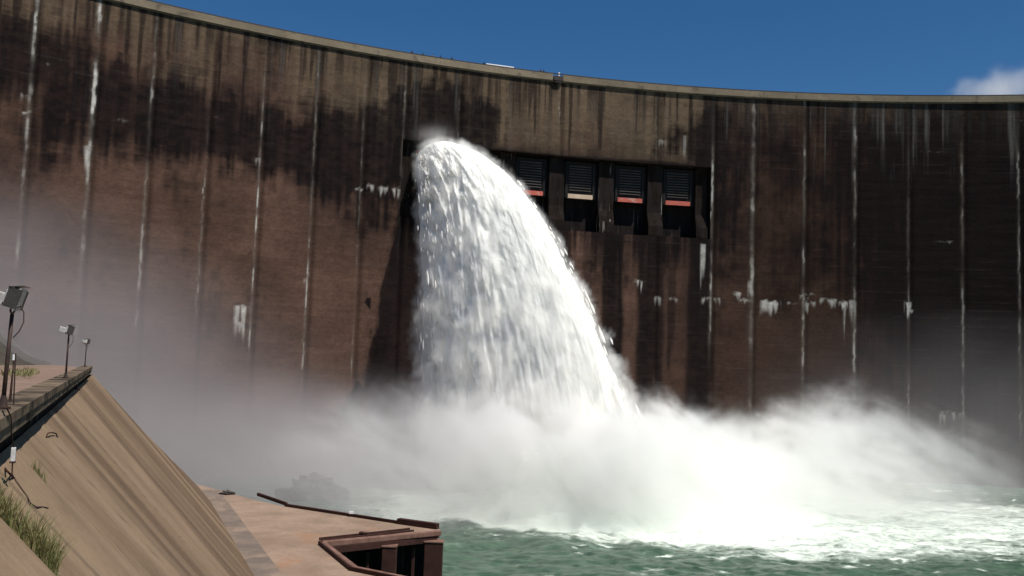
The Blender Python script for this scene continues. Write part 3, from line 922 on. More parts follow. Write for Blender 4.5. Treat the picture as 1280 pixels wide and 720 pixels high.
for k_, pts in enumerate([((58, 546), (60, 541.5), (65, 540.5), (70, 542), (72, 547)), ((6, 585), (9, 589), (13, 593), (18, 598)), ((94, 487), (97, 485), (100, 488))]):
    b_ = MB()
    n_ = len(pts)
    P_ = [on_slope(x_, y_, .02 + .12 * math.sin(PI * i2 / (n_ - 1))) for i2, (x_, y_) in enumerate(pts)]
    b_.tube(P_, .022 if k_ < 2 else .03, 6)
    o = b_.build('rebar_hook', M['rust'], None, True)
    tag(o, ['rusty arched lifting hook in the slope below the middle of the kerb', 'short straight rusty bar on the slope under the junction box', 'rusty hook at the top of the slope near the far kerb end'][k_], 'hook', 'rusty bars sticking out of the slope')

# ------------------------------------------------------------------ grass
m, t, p, out = mat_new('grass_blade')
inf = t.node('ShaderNodeAttribute', attribute_name='tone')
t.put(p.inputs['Base Color'], t.mix(inf.outputs['Fac'], (.085, .125, .03, 1), (.30, .25, .12, 1)))
p.inputs['Roughness'].default_value = .7
tl = t.node('ShaderNodeBsdfTranslucent'); t.put(tl.inputs['Color'], t.mix(inf.outputs['Fac'], (.10, .15, .03, 1), (.28, .22, .1, 1)))
ms = t.node('ShaderNodeMixShader', {'Fac': .3}); t.l.new(p.outputs[0], ms.inputs[1]); t.l.new(tl.outputs[0], ms.inputs[2]); t.l.new(ms.outputs[0], out.inputs[0])
M['grass'] = m
def blades(name, roots, hmin, hmax, lean, dry, width=.012):
    V = []; Fc = []; tone = []
    for (P_, sc) in roots:
        h = random.uniform(hmin, hmax) * sc
        ang = random.uniform(0, 2 * PI)
        dr = Vector((math.cos(ang), math.sin(ang), 0))
        ln_ = random.uniform(.1, .6) * lean
        side = Vector((-dr.y, dr.x, 0)) if random.random() < .3 else Vector((1, .2, 0))
        tn = min(1, max(0, random.gauss(dry, .3)))
        n0 = len(V); K_ = 4
        for i_ in range(K_ + 1):
            f = i_ / K_
            c_ = P_ + Vector((0, 0, h * f * (1 - .15 * ln_ * f))) + dr * (h * ln_ * f * f)
            w_ = width * (1 - f ** 1.5) + .001
            V += [c_ - side * w_, c_ + side * w_]; tone += [tn, min(1, tn + .25 * f)]
        for i_ in range(K_): Fc.append((n0 + 2 * i_, n0 + 2 * i_ + 1, n0 + 2 * i_ + 3, n0 + 2 * i_ + 2))
    o = mk(name, V, Fc, M['grass'])
    set_f(o, 'tone', tone)
    return o
random.seed(5)
roots = []
for i_ in range(1700):
    f = random.random() ** .85
    b0 = j0[1] - 1.3 + (j1[1] + .1 - j0[1] + 1.3) * f
    dens = .35 + .65 * vn2(np.array([f * 7]), np.array([0.]), 5)[0]
    if random.random() > dens: continue
    a0 = joint_a(b0) + abs(random.gauss(0, .26))
    roots.append((slope_pt(a0, b0, 0), .55 + .6 * vn2(np.array([f * 5]), np.array([3.]), 9)[0]))
g1 = blades('grass', roots, .30, 1.05, 1.2, .55, .009)
tag(g1, kind='stuff')
g1['label'] = 'green and straw grass growing in the slope joint'
roots = []
for cx_, cy_, n_ in ((49, 598, 40),):
    for i_ in range(n_):
        a0, b0 = slope_ab(on_slope(cx_, cy_)); roots.append((slope_pt(a0 + random.gauss(0, .05), b0 + random.gauss(0, .12), 0), .8))
tf = blades('grass_tuft', roots, .2, .5, .7, .35, .009)
tag(tf, 'small lone grass tuft on the slope above the main grass strip', 'grass tuft')
for k_, (cx_, cy_, n_, sp_, s_) in enumerate([(80, 470, 260, 1.5, .5), (20, 443, 900, 6.0, 1.0)]):
    roots = []
    for i_ in range(n_):
        P_ = on_z(cx_, cy_, ZT + (0 if k_ == 0 else .35))
        if k_ == 0: P_ = P_ - HN * (1.2 + abs(random.gauss(0, sp_ * .6))) + EH * random.gauss(0, sp_)
        else:
            h_ = -random.uniform(13, 36)
            P_ = edge(random.uniform(28, 58), h_, ZT - .1 + float(sm(-6, -40, np.array(h_))) * 1.2)
        roots.append((P_, s_))
    o = blades('dry_grass', roots, .25, .8, 1.0, .75, .03)
    tag(o, kind='stuff')

# ------------------------------------------------------------------ lower platform
ZP = CZ - 19.0
def pl(px, py, z=ZP): v = on_z(px, py, z); return v
top_poly = [pl(150, 596), pl(250, 606), pl(322, 626), pl(360, 634), pl(549, 660.5), pl(549.5, 667), pl(408, 681), pl(446, 713), pl(482, 719), pl(560, 735), pl(520, 800), pl(300, 830), pl(150, 830)]
plat = MB(); plat.prism([(v.x, v.y) for v in top_poly], ZP - .9, ZP)
pf = plat.build('concrete_platform', M['platform'])
tag(pf, 'flat pinkish tan concrete platform above the pool at the slope foot', 'platform')
# inner body set back so that the bays are deep
ins = list(top_poly)
back = Vector((-.15, 2.2, 0))
ins[4] = ins[4] + Vector((-1.6, -.8, 0)); ins[5] = ins[5] + Vector((-1.6, 2.6, 0)); ins[6] = ins[6] + Vector((-1.2, 2.0, 0)); ins[7] = ins[7] + Vector((-1.4, -.2, 0)); ins[8] = ins[8] + Vector((-1, -.8, 0)); ins[9] = ins[9] + Vector((-1, -1, 0))
pb = MB(); pb.prism([(v.x, v.y) for v in ins], -3, ZP - .905); pb.build('platform_body', M['recess'], pf)  # black colour stands in for the shade inside the bays
# gutter strip along the slope foot
g0, g1_ = pl(262, 613), pl(343, 724)
gd = (g1_ - g0).normalized(); gn = Vector((-gd.y, gd.x, 0))
if gn.x > 0: gn = -gn
gt = MB(); gt.prism([tuple((g0 + gn * -1.2).xy), tuple((g1_ + gn * -.9).xy), tuple((g1_ + gn * 8).xy), tuple((g0 + gn * 8).xy)], ZP + .004, ZP + .05)
gt.build('gutter_slab', M['strip'], pf)

# rusty steel edge rail along the pool side
rl = empty('edge_rail', pl(360, 634)); b0 = rl.location
def rel_(v): return v - b0
tag(rl, 'long rusty steel rail along the far edge of the platform', 'steel rail')
b_ = MB(); b_.bar(rel_(pl(357, 633) + Vector((0, 0, .17))), rel_(pl(500, 655) + Vector((0, 0, .17))), .4, .34); b_.build('rail', M['rust'], rl, bevel=.03)
b_ = MB(); b_.bar(rel_(pl(498, 654.6) + Vector((0, 0, .32))), rel_(pl(547, 661.5) + Vector((0, 0, .32))), .7, .64); b_.build('rail_end_block', M['rust'], rl, bevel=.03)
b_ = MB(); b_.bar(rel_(pl(358, 633) + Vector((0, 0, .3))), rel_(pl(322, 625) + Vector((0, 0, .75))), .35, .4); b_.build('bent_end', M['rust'], rl, bevel=.03)
b_ = MB(); b_.box(rel_(pl(439, 646) + Vector((0, 0, .52))), .5, .3, .3); b_.build('bolt_cap', M['white'], rl)

# rusty steel frame of the docking bay
fr_ = empty('docking_bay', pl(549, 667)); f0 = fr_.location
tag(fr_, 'rusty steel framed bay with thick columns at the platform corner', 'docking bay')
def fb_(v): return v - f0
pA, pB = pl(404, 680.5), pl(549.5, 666.5)
b_ = MB(); b_.bar(fb_(pA + Vector((0, 0, .06))), fb_(pB + Vector((0, 0, .06))), .75, .5); b_.build('top_beam', M['rust_pale'], fr_, bevel=.03)
b_ = MB(); b_.bar(fb_(pA + Vector((.2, -.25, -.56))), fb_(pB + Vector((-.3, -.25, -.56))), .4, .7); b_.build('fascia_beam', M['rust'], fr_, bevel=.03)
for f, wd in ((.955, 2.0), (.56, 1.5)):
    c_ = pA.lerp(pB, f)
    b_ = MB(); b_.box(fb_(Vector((c_.x, c_.y - .55, (ZP - .55 - 2) / 2 - .2))), wd, 1.3, ZP + 2 - .5); b_.build('column', M['rust'], fr_, bevel=.08)
    b_ = MB(); b_.box(fb_(Vector((c_.x, c_.y - .55, ZP - .70))), wd * 1.08, 1.45, .16); b_.build('column_cap', M['rust_pale'], fr_, bevel=.03)
for f in (.16, .36, .76):
    c_ = pA.lerp(pB, f)
    b_ = MB(); b_.box(fb_(Vector((c_.x, c_.y + .9, (ZP - 1.4 - 2) / 2))), .3, .3, ZP - 1.4 + 2); b_.build('bay_post', M['rust'], fr_)
pC, pD, pE = pl(444, 712), pl(482, 719), pl(560, 735.5)
b_ = MB()
b_.bar(fb_(pA + Vector((0, 0, .1))), fb_(pC + Vector((0, 0, .1))), .5, .35); b_.bar(fb_(pC + Vector((0, 0, .1))), fb_(pE + Vector((0, 0, .1))), .5, .33)
b_.build('angle_rail', M['rust_pale'], fr_, bevel=.03)
b_ = MB()
b_.bar(fb_(pA + Vector((-.4, -.1, .12))), fb_(pC + Vector((-.5, -.1, .12))), .22, .5); b_.bar(fb_(pC + Vector((-.5, -.4, .12))), fb_(pE + Vector((-.2, -.6, .12))), .22, .48)
b_.build('angle_web', M['rust'], fr_)
b_ = MB(); b_.bar(fb_(pA + Vector((.35, -.35, -1.5))), fb_(pC + Vector((.35, -.3, -1.5))), .2, 2.6); b_.build('side_plate', M['rust'], fr_)
# channel bars lying on the platform
ch = empty('channel_bar', pl(400, 674.5)); c0_ = ch.location
tag(ch, 'rusty channel bar lying flat on the platform beside the frame', 'channel bar')
b_ = MB(); b_.bar(pl(399, 675) - c0_ + Vector((0, 0, .12)), pl(512, 662.5) - c0_ + Vector((0, 0, .12)), .16, .24); b_.build('flange', M['rust'], ch)
b_ = MB(); b_.bar(pl(402, 677.2) - c0_ + Vector((0, 0, .1)), pl(517, 664.4) - c0_ + Vector((0, 0, .1)), .16, .2); b_.build('flange', M['rust'], ch)
b_ = MB(); b_.bar(pl(401, 676) - c0_ + Vector((0, 0, .03)), pl(514, 663.4) - c0_ + Vector((0, 0, .03)), .5, .05); b_.build('web', M['rust_pale'], ch)
for f in (.45, .5): 
    v_ = pl(399, 675).lerp(pl(512, 662.5), f)
    b_ = MB(); b_.box(v_ - c0_ + Vector((0, 0, .3)), .5, .6, .15); b_.build('lug', M['rust_pale' if f > .46 else 'rust'], ch, bevel=.02)

def rock(name, c, rx, ry, rz, seed, mat):
    bm = bmesh.new(); bmesh.ops.create_icosphere(bm, subdivisions=4, radius=1)
    co_ = np.array([v.co[:] for v in bm.verts])
    d = .55 + .9 * np.abs(fbm(co_[:, 0] * 1.9 + 5, co_[:, 1] * 1.9 + co_[:, 2] * 1.4 + 5, seed, 5, .6) * 2 - 1) ** .8
    for v, k_ in zip(bm.verts, d): v.co = Vector((v.co.x * rx * k_, v.co.y * ry * k_, v.co.z * rz * k_))
    me = bpy.data.meshes.new(name); bm.to_mesh(me); bm.free(); me.materials.append(mat)
    o = link(bpy.data.objects.new(name, me)); o.location = c
    return o
r1 = rock('rock', on_z(372, 630, 1.0) + Vector((0, 12, -.6)), 7, 4, 4.0, 4, M['stone']); tag(r1, 'dark rounded rock hump in the mist just behind the rail', 'rock')
r2 = rock('stone', pl(284, 618) + Vector((0, 0, .15)), 1.0, .9, .45, 8, M['stone']); tag(r2, 'small dark stone lying on the far left of the platform', 'stone')

# ------------------------------------------------------------------ water
IMP = np.array([9.0, 150.0])
wx = np.concatenate([np.arange(-60, -20, 2.0), np.arange(-20, 150, .42), np.arange(150, 260, 3.0)])
wy = np.concatenate([np.arange(40, 96, 2.0), np.arange(96, 232, .42)])
WX, WY = np.meshgrid(wx, wy, indexing='ij')
xf, yf = WX.ravel(), WY.ravel()
ri = np.hypot(xf - IMP[0], (yf - IMP[1]) * 1.0)
amp = .75 + .45 * np.exp(-(ri / 60) ** 2)
ux = xf + 3 * (fbm(xf / 9, yf / 9, 401, 3) - .5); uy = yf + 3 * (fbm(xf / 9, yf / 9, 403, 3) - .5)
wz = amp * ((fbm(ux / 7, uy / 4.5, 411, 5, .55) - .5) * 1.5 + (1 - np.abs(fbm(ux / 3.2, uy / 2.0, 415, 4) * 2 - 1)) * .55 - .4)
wz += .12 * (fbm(xf / 1.2, yf / .8, 419, 3) - .5)
boil = 11.0 * np.exp(-((xf - 8) / np.where(xf < 8, 13, 16)) ** 2 - ((yf - 156) / 11) ** 2) + 6.5 * np.exp(-((xf - 34) / 16) ** 2 - ((yf - 162) / 11) ** 2) + 1.2 * np.exp(-((xf + 12) / 12) ** 2 - ((yf - 164) / 12) ** 2)
bn = .45 + .7 * (1 - np.abs(fbm(xf / 5, yf / 5, 431, 5, .55) * 2 - 1)) * fbm(xf / 11, yf / 11, 433, 3) * 1.6
wz += boil * bn
bnd_y = np.interp(xf, [-60, -8, 7, 24, 40, 76, 110, 150], [146, 140, 136, 131, 125, 131, 140, 148])
fs_ = yf - bnd_y
foam = sm(-7, 13, fs_ + 20 * (fbm(xf / 12, yf / 5, 421, 5) - .5))
foam *= np.interp(xf, [-60, 20, 50, 75, 110, 150], [1, 1, .95, .85, .7, .55]) * (.55 + .6 * fbm(xf / 16, yf / 4, 423, 4))
foam *= (1 - .8 * sm(182, 200, yf) * sm(60, 90, xf)) * sm(-40, -14, xf)
caps = sm(.62, .76, fbm(ux / 3.2, uy / 2.0, 415, 4)) * sm(.38, .58, fbm(xf / 8, yf / 5, 427, 3)) * .8
foam = np.maximum(foam, caps)
foam = np.maximum(foam, sm(.4, 1.6, boil) * 1.5)
m, t, p, out = mat_new('pool_water')
fa = t.node('ShaderNodeAttribute', attribute_name='foam')
co = t.node('ShaderNodeTexCoord').outputs['Object']
wv = t.mapping(co, (.62, 1.1, 1))
n1 = t.noise(wv, .55, 7, .68, .8)
n2 = t.noise(wv, 2.4, 5, .65, .5)
nn = t.math('ADD', t.math('MULTIPLY', n1, .7), t.math('MULTIPLY', n2, .3))
ff = t.ramp(t.math('ADD', fa.outputs['Fac'], t.math('MULTIPLY', t.math('SUBTRACT', nn, .5), 1.9)), .20, 1.0)
wc = t.mix(t.ramp(n1, .3, .7), (.024, .052, .033, 1), (.070, .122, .080, 1))
col = t.mix(ff, wc, (.70, .76, .68, 1))
t.put(p.inputs['Base Color'], col)
t.put(p.inputs['Roughness'], t.ramp(ff, 0, 1, .30, .9))
p.inputs['IOR'].default_value = 1.33
b = t.node('ShaderNodeBump', {'Strength': .6, 'Distance': .25})
t.put(b.inputs['Height'], nn); t.l.new(b.outputs[0], p.inputs['Normal'])
M['water'] = m
wat = mk_np('water', np.stack([xf, yf, wz], -1), grid_quads(len(wx), len(wy)), M['water'])
set_f(wat, 'foam', foam)
tag(wat, kind='structure')
fw = MB(); fw.add([(-400, -900, -.9), (600, -900, -.9), (600, 240, -.9), (-400, 240, -.9)], [(0, 1, 2, 3)])
fo = fw.build('river_water', M['water']); tag(fo, kind='structure')

# ------------------------------------------------------------------ the jet
JA = math.radians(27)
JD = np.array([math.sin(JA), -math.cos(JA)]); JN = np.array([math.cos(JA), math.sin(JA)])
JO_ = dam(GATES[0] + .3, 0, 0.0); JO_ = np.array([JO_.x, JO_.y])
def jet_point(qv, sn, tm):
    """qv -1 (slow, left) .. 1 (fast, right); sn -1 under .. 1 top; tm seconds"""
    fq = (qv + 1) / 2
    v = 6.2 + 11.4 * fq ** 1.15
    v = v * (1 + .04 * sn)
    s = v * tm
    lat = 4.3 * qv + s * np.where(qv < 0, .12, .165) * qv + np.where(qv < 0, -.10 * tm * -qv, 0) + .25
    z = CZ + 45.6 + 4.2 * sn * (1 - .25 * np.abs(qv)) + .9 * tm * sn - 4.905 * tm ** 2
    bul = (1.5 + 1.1 * tm) * sn
    x = JO_[0] + JD[0] * (s + bul - 1.0) + JN[0] * lat
    y = JO_[1] + JD[1] * (s + bul - 1.0) + JN[1] * lat
    return np.stack([x, y, z], -1)
NPH, NTM = 640, 620
ph = np.linspace(0, 2 * PI, NPH, endpoint=False)
tm = 3.95 * np.linspace(0, 1, NTM) ** .8
PH, TM = np.meshgrid(ph, tm, indexing='ij')
# super-ellipse so that the sheet is broad
cq = np.sign(np.cos(PH)) * np.abs(np.cos(PH)) ** .75
sn = np.sign(np.sin(PH)) * np.abs(np.sin(PH)) ** .85
JP = jet_point(cq, sn, TM)
d1 = np.roll(JP, -1, 0) - np.roll(JP, 1, 0); d2 = np.gradient(JP, axis=1)
nrm = np.cross(d1, d2); nrm /= np.linalg.norm(nrm, axis=-1, keepdims=True) + 1e-9
cen = JP.mean(0, keepdims=True)
sg = np.sign(((JP - cen) * nrm).sum(-1).mean()); nrm *= sg
latc = cq * (4.3 + TM * 3.0) + 40 * (sn < 0)
alen = TM * 9 + 4.9 * TM ** 2 * .6
wrp = (fbm(latc / 4, alen / 8, 501, 3) - .5) * 4
A1 = fbm(latc / 2.6 + 20, (alen + wrp) / 13, 511, 4, .55) - .5
A2 = np.abs(fbm(latc / 1.1 + 9, (alen + wrp * 1.5) / 4.6, 515, 4, .6) - .5) * 2
A3 = fbm(latc / .45 + 3, (alen + wrp) / 1.1, 519, 3, .6) - .5
grow = sm(.05, 1.2, TM)
left = sm(.35, -.55, cq)
tg = (alen / (6.5 + 2.2 * TM) + 3.4 * fbm(latc / 2.0 + 31, alen / 34, 523, 4, .55)) % 1.0
tongue = np.where(tg < .82, (tg / .82) ** 1.6, (1 - tg) / .18) - .38
tg2 = (alen / 3.1 + 2.8 * fbm(latc / .7 + 11, alen / 16, 527, 3, .55)) % 1.0
tongue2 = np.where(tg2 < .8, (tg2 / .8) ** 1.5, (1 - tg2) / .2) - .4
disp = A1 * (.4 + 1.5 * grow) * (.4 + .6 * left) - (A2 - .25) * (.16 + .24 * grow) * (.3 + .9 * left) + A3 * (.14 + .12 * grow) * (.4 + .8 * left)
disp += tongue * grow * (.22 + 1.0 * left) * sm(.2, 1.4, TM) + tongue2 * (.06 + .07 * grow) * (.5 + .9 * left)
disp = np.tanh(disp / 1.3) * 1.3
JPd = JP + nrm * disp[..., None]
JV = JPd.reshape(-1, 3)
m, t, p, out = mat_new('jet_water')
co = t.node('ShaderNodeTexCoord').outputs['Object']
p.inputs['Base Color'].default_value = (.99, .935, .85, 1)
p.inputs['Roughness'].default_value = 1
p.inputs['Specular IOR Level'].default_value = .02
p.inputs['Subsurface Weight'].default_value = 1.0
p.inputs['Subsurface Radius'].default_value = (1.0, 1.0, 1.0)
p.inputs['Subsurface Scale'].default_value = 1.1
tl = t.node('ShaderNodeBsdfTranslucent', {'Color': (.99, .935, .85, 1)})
ms = t.node('ShaderNodeMixShader', {'Fac': .08}); t.l.new(p.outputs[0], ms.inputs[1]); t.l.new(tl.outputs[0], ms.inputs[2]); t.l.new(ms.outputs[0], out.inputs[0])
b = t.node('ShaderNodeBump', {'Strength': .25, 'Distance': .3})
t.put(b.inputs['Height'], t.noise(t.mapping(co, (1, 1, .5)), 1.6, 6, .7)); t.l.new(b.outputs[0], p.inputs['Normal'])
M['jet'] = m
qj = grid_quads(NPH, NTM, True)
jet = mk_np('water_jet', JV, qj, M['jet'])
tag(jet, 'thick white water jet arching down from the open spillway gate', 'water jet')

# torn strands and clots of water flying with the jet
ico = bmesh.new(); bmesh.ops.create_icosphere(ico, subdivisions=2, radius=1)
icv = np.array([v.co[:] for v in ico.verts]); icf = np.array([[v.index for v in f.verts] for f in ico.faces]); ico.free()
NS = 1900
qv = np.concatenate([RNG.uniform(-1, -.4, NS // 5), -1 + np.abs(RNG.normal(0, .14, NS // 2)), 1 - np.abs(RNG.normal(0, .03, NS - NS // 2 - NS // 5))])
qv = np.clip(qv, -1.12, 1.08)
tv = 3.9 * RNG.uniform(.02, 1, NS) ** .75
sv = np.where(RNG.random(NS) < .8, 1, -1) * RNG.uniform(.6, 1.0, NS) * np.sqrt(np.clip(1 - (qv * .98) ** 2, .02, 1))
P0 = jet_point(qv, sv, tv); P1 = jet_point(qv, sv, tv + .05)
T = P1 - P0; T /= np.linalg.norm(T, axis=1, keepdims=True)
P0 = P0 + RNG.normal(0, 1, P0.shape) * (.2 + .28 * tv)[:, None]
Lh = RNG.lognormal(-.75, .55, NS) * (.45 + .45 * tv); Wd = np.minimum(Lh * RNG.uniform(.08, .18, NS) + .03, .20)
a_ = np.cross(T, np.array([0.3, 1.0, .1])); a_ /= np.linalg.norm(a_, axis=1, keepdims=True); b2 = np.cross(T, a_)
lump = 1 + .5 * (RNG.random((NS, len(icv))) - .5)
tap = np.where(icv[None, :, 2] > 0, 1.0 - .5 * icv[None, :, 2] ** 2, 1.0)
SV = P0[:, None, :] + (a_[:, None, :] * (icv[None, :, 0] * tap)[..., None] + b2[:, None, :] * (icv[None, :, 1] * tap)[..., None]) * (Wd[:, None] * lump)[..., None] + T[:, None, :] * (icv[None, :, 2:3] * -1) * Lh[:, None, None]
SF = (icf[None] + (np.arange(NS) * len(icv))[:, None, None]).reshape(-1, 3)
st = mk_np('spray_strand', SV.reshape(-1, 3), SF, M['jet'], jet)
tag(st, kind='stuff')

# ------------------------------------------------------------------ mist (density grids evaluated by geometry nodes)
class GN:
    def __init__(s, tree): s.t = tree; s.n = tree.nodes; s.l = tree.links
    def node(s, typ, **kw):
        n = s.n.new(typ)
        for k, v in kw.items(): setattr(n, k, v)
        return n
    def put(s, sock, v):
        if isinstance(v, X): s.l.new(v.s, sock)
        elif isinstance(v, bpy.types.NodeSocket): s.l.new(v, sock)
        else: sock.default_value = v
    def m(s, op, a, b=0.0, clamp=False):
        n = s.node('ShaderNodeMath', operation=op, use_clamp=clamp)
        s.put(n.inputs[0], a); s.put(n.inputs[1], b)
        return X(s, n.outputs[0])
    def ss(s, a, b, x):           # smoothstep, a may be > b
        n = s.node('ShaderNodeMapRange', interpolation_type='SMOOTHSTEP')
        lo, hi, t0, t1 = (a, b, 0.0, 1.0) if not isinstance(a, X) and not isinstance(b, X) and a < b else (b, a, 1.0, 0.0)
        s.put(n.inputs['Value'], x); s.put(n.inputs['From Min'], lo); s.put(n.inputs['From Max'], hi)
        n.inputs['To Min'].default_value = t0; n.inputs['To Max'].default_value = t1
        return X(s, n.outputs[0])
    def vec(s, x, y, z):
        n = s.node('ShaderNodeCombineXYZ')
        for i_, v in enumerate((x, y, z)): s.put(n.inputs[i_], v)
        return n.outputs[0]
    def noise(s, v, scale, detail=3, rough=.55, dist=0.0):
        n = s.node('ShaderNodeTexNoise')
        s.l.new(v, n.inputs['Vector'])
        n.inputs['Scale'].default_value = scale; n.inputs['Detail'].default_value = detail
        n.inputs['Roughness'].default_value = rough; n.inputs['Distortion'].default_value = dist
        return X(s, n.outputs[0])
    def gauss(s, x, c, w):
        d = (x - c) * (1.0 / w)
        return s.m('EXPONENT', (d * d) * -1.0)
class X:
    def __init__(s, g, sock): s.g = g; s.s = sock
    def __add__(s, o): return s.g.m('ADD', s, o)
    __radd__ = __add__
    def __mul__(s, o): return s.g.m('MULTIPLY', s, o)
    __rmul__ = __mul__
    def __sub__(s, o): return s.g.m('SUBTRACT', s, o)
    def __rsub__(s, o): return s.g.m('SUBTRACT', o, s)
    def max(s, o): return s.g.m('MAXIMUM', s, o)
    def min(s, o): return s.g.m('MINIMUM', s, o)
    def clip(s): return s.g.m('ADD', s, 0.0, True)

def vol_mat(name, color, aniso=0.0):
    m = bpy.data.materials.new(name); m.use_nodes = True
    m.node_tree.nodes.clear()
    t = NT(m.node_tree)
    out = t.node('ShaderNodeOutputMaterial')
    v = t.node('ShaderNodeVolumePrincipled', {'Color': c4(color), 'Density': 1.0, 'Anisotropy': aniso})
    v.inputs['Density Attribute'].default_value = 'density'
    t.l.new(v.outputs[0], out.inputs['Volume'])
    return m

def volume(name, lo, hi, res, fn, mat, step):
    vd = bpy.data.volumes.new(name)
    vd.render.step_size = step
    o = link(bpy.data.objects.new(name, vd))
    vd.materials.append(mat)
    tr = bpy.data.node_groups.new(name + '_field', 'GeometryNodeTree')
    tr.interface.new_socket('Geometry', in_out='OUTPUT', socket_type='NodeSocketGeometry')
    g = GN(tr)
    pos = g.node('GeometryNodeInputPosition')
    sep = g.node('ShaderNodeSeparateXYZ'); g.l.new(pos.outputs[0], sep.inputs[0])
    x, y, z = (X(g, sep.outputs[i_]) for i_ in range(3))
    d = fn(g, pos.outputs[0], x, y, z)
    vc = g.node('GeometryNodeVolumeCube')
    g.put(vc.inputs['Density'], d)
    vc.inputs['Min'].default_value = lo; vc.inputs['Max'].default_value = hi
    for i_, k_ in enumerate('XYZ'): vc.inputs['Resolution ' + k_].default_value = res[i_]
    sm_ = g.node('GeometryNodeSetMaterial'); g.l.new(vc.outputs[0], sm_.inputs['Geometry']); sm_.inputs['Material'].default_value = mat
    go = g.node('NodeGroupOutput'); g.l.new(sm_.outputs[0], go.inputs[0])
    md = o.modifiers.new('field', 'NODES'); md.node_group = tr
    return o

def mist_field(g, P, x, y, z):
    big = g.noise(P, .022, 4, .6, .4)          # 0..1
    mid = g.noise(P, .06, 4, .6, .6)
    # drifting veil on the left
    top = 6.0 + (big - .5) * 46.0 + (x * -1.0 - 10.0) * .52
    veil = g.ss(-24.0, -62.0, x + (big - .5) * 40.0) * g.ss(18.0, -18.0, z - top) * g.ss(92.0, 118.0, y + (mid - .5) * 16.0 - g.ss(-34.0, -20.0, x) * 34.0)
    veil = veil * (.35 + mid * 1.2) * .0125
    # heavier bank low on the left
    low = g.ss(34.0, -8.0, x + (mid - .5) * 30.0) * g.ss(24.0, 4.0, z + (mid - .5) * 22.0) * g.ss(122.0, 150.0, y + (mid - .5) * 16.0 - g.ss(-20.0, -45.0, x) * 4.0) * .030
    # thin mist low on the right
    rt = g.ss(45.0, 85.0, x) * g.ss(44.0, 6.0, z + (big - .5) * 50.0) * g.ss(150.0, 175.0, y) * (.2 + mid) * .0065
    return (veil + low + rt).max(0.0)

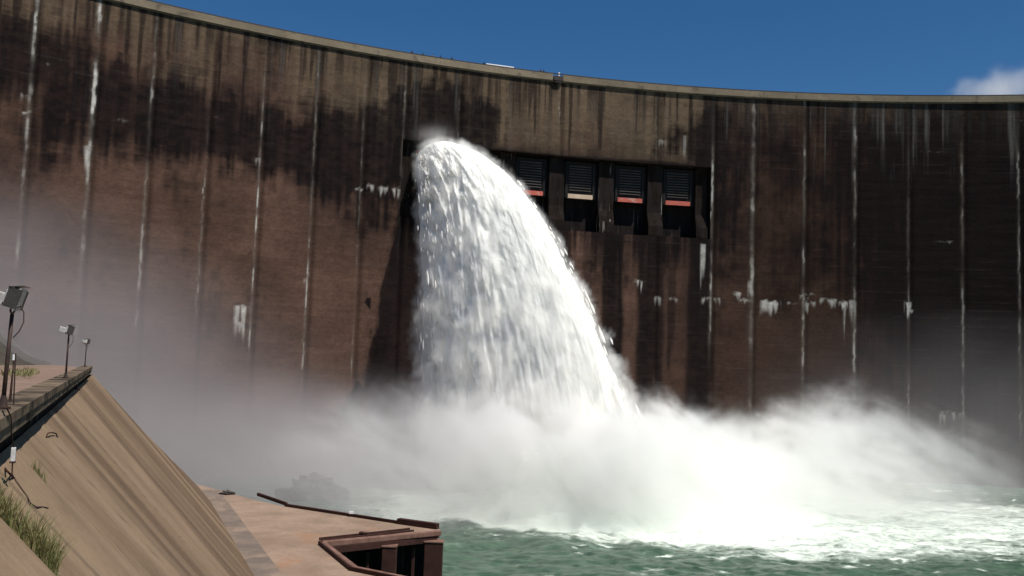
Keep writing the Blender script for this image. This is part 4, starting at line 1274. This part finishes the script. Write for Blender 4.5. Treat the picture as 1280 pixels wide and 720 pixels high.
def splash_field(g, P, x, y, z):
    mid = g.noise(P, .075, 5, .62, .5)
    # plumes lean to the right: shear the lookup so filaments rise to the right and fall over
    fil = g.noise(g.vec(x * .55 + z * .8, y * .3, (x * .8 - z * .55) * .42), .12, 5, .68, 1.3)
    fine = g.noise(P, .3, 4, .65, .4)
    wv = g.noise(g.vec(x * .55 + z * .75, y * .25, (x * .75 - z * .55) * .38), .085, 5, .64, 2.0)
    rid = g.ss(.30, .02, g.m('ABSOLUTE', (wv - .5) * 2.0))      # thin curling sheets of spray
    # height of the splash along x
    h = g.gauss(x, 6.0, 26.0) * 16.0 + g.gauss(x, 36.0, 14.0) * 9.5 + g.gauss(x, 61.0, 13.0) * 17.0 + g.gauss(x, 80.0, 12.0) * 11.0 + g.gauss(x, -30.0, 22.0) * 12.0 + 2.0
    h = h + (mid - .5) * 15.0 + (fil - .5) * 12.0 + (rid - .3) * 5.0
    yy = g.ss(133.0, 150.0, y + (mid - .5) * 14.0 - g.ss(14.0, 55.0, x) * 12.0 + g.ss(0.0, -14.0, x) * 7.0) * g.ss(205.0, 186.0, y + (mid - .5) * 10.0)
    up_ = g.ss(1.0, -7.0, z - h + (fine - .5) * 7.0)
    body = up_ * (up_ * .8 + .2) * yy
    dens = g.gauss(x, 15.0, 17.0) * .20 + g.gauss(x, 42.0, 16.0) * .10 + g.gauss(x, 68.0, 18.0) * .030 + g.gauss(x, -22.0, 20.0) * .013
    rt = g.ss(98.0, 84.0, x + (mid - .5) * 10.0) * g.ss(-62.0, -30.0, x + (mid - .5) * 22.0)
    d = body * dens * rt * (g.ss(.42, .62, fil) * .85 + rid * .95 + g.ss(.42, .60, fine) * .55 - .14)
    return d.max(0.0)

mist_m = vol_mat('mist', (.60, .57, .585), .0)
spl_m = vol_mat('spray', (.99, .985, .97), .0)
mi = volume('mist', (-135, 76, -1), (175, 226, 92), (128, 80, 56), mist_field, mist_m, 4.0)
tag(mi, kind='stuff')
sp_ = volume('spray', (-64, 120, -1), (104, 212, 34), (300, 160, 62), splash_field, spl_m, 1.3)
tag(sp_, kind='stuff')

def fuzz_field(g, P, x, y, z):
    oi = g.node('GeometryNodeObjectInfo'); oi.inputs['Object'].default_value = jet
    px_ = g.node('GeometryNodeProximity', target_element='FACES')
    g.l.new(oi.outputs['Geometry'], px_.inputs[0])
    g.l.new(P, px_.inputs['Sample Position'] if 'Sample Position' in px_.inputs else px_.inputs['Source Position'])
    d = X(g, px_.outputs['Distance'])
    n = g.noise(g.vec(x, y, z * .4), .35, 5, .65, .6)
    thick = (.75 + g.ss(62.0, 8.0, z) * 1.7) * g.ss(.30, .72, g.noise(P, .22, 4, .65, .5)) * 1.7
    return (g.ss(1.0, 0.0, d * (1.0 * 1.0) - thick + .3) * g.ss(.38, .66, n) * .36 + g.gauss(x, -18.5, 3.0) * g.gauss(z, 75.5, 1.6) * g.gauss(y, 203.0, 3.5) * g.ss(.3, .6, n) * .09).max(0.0)
jf = volume('jet_spray', (-44, 138, 6), (36, 212, 84), (150, 138, 144), fuzz_field, spl_m, .9)
tag(jf, kind='stuff')

# ------------------------------------------------------------------ cloud
def cloud_field(g, P, x, y, z):
    n = g.noise(P, .016, 6, .62, .4)
    r = g.m('SQRT', ((x * .0095) * (x * .0095)) + ((y * .011) * (y * .011)) + ((z * .019) * (z * .019)))
    return g.ss(.0, .8, .75 - r + (n - .5) * 1.9) * .016
cd = (ray(1252, 112)).normalized() * 1700
cl = volume('cloud', (-130, -90, -70), (130, 90, 60), (80, 56, 40), cloud_field, vol_mat('cloud', (.98, .98, .98), .3), 8.0)
cl.location = cd + Vector((0, 0, CZ))
tag(cl, kind='structure')
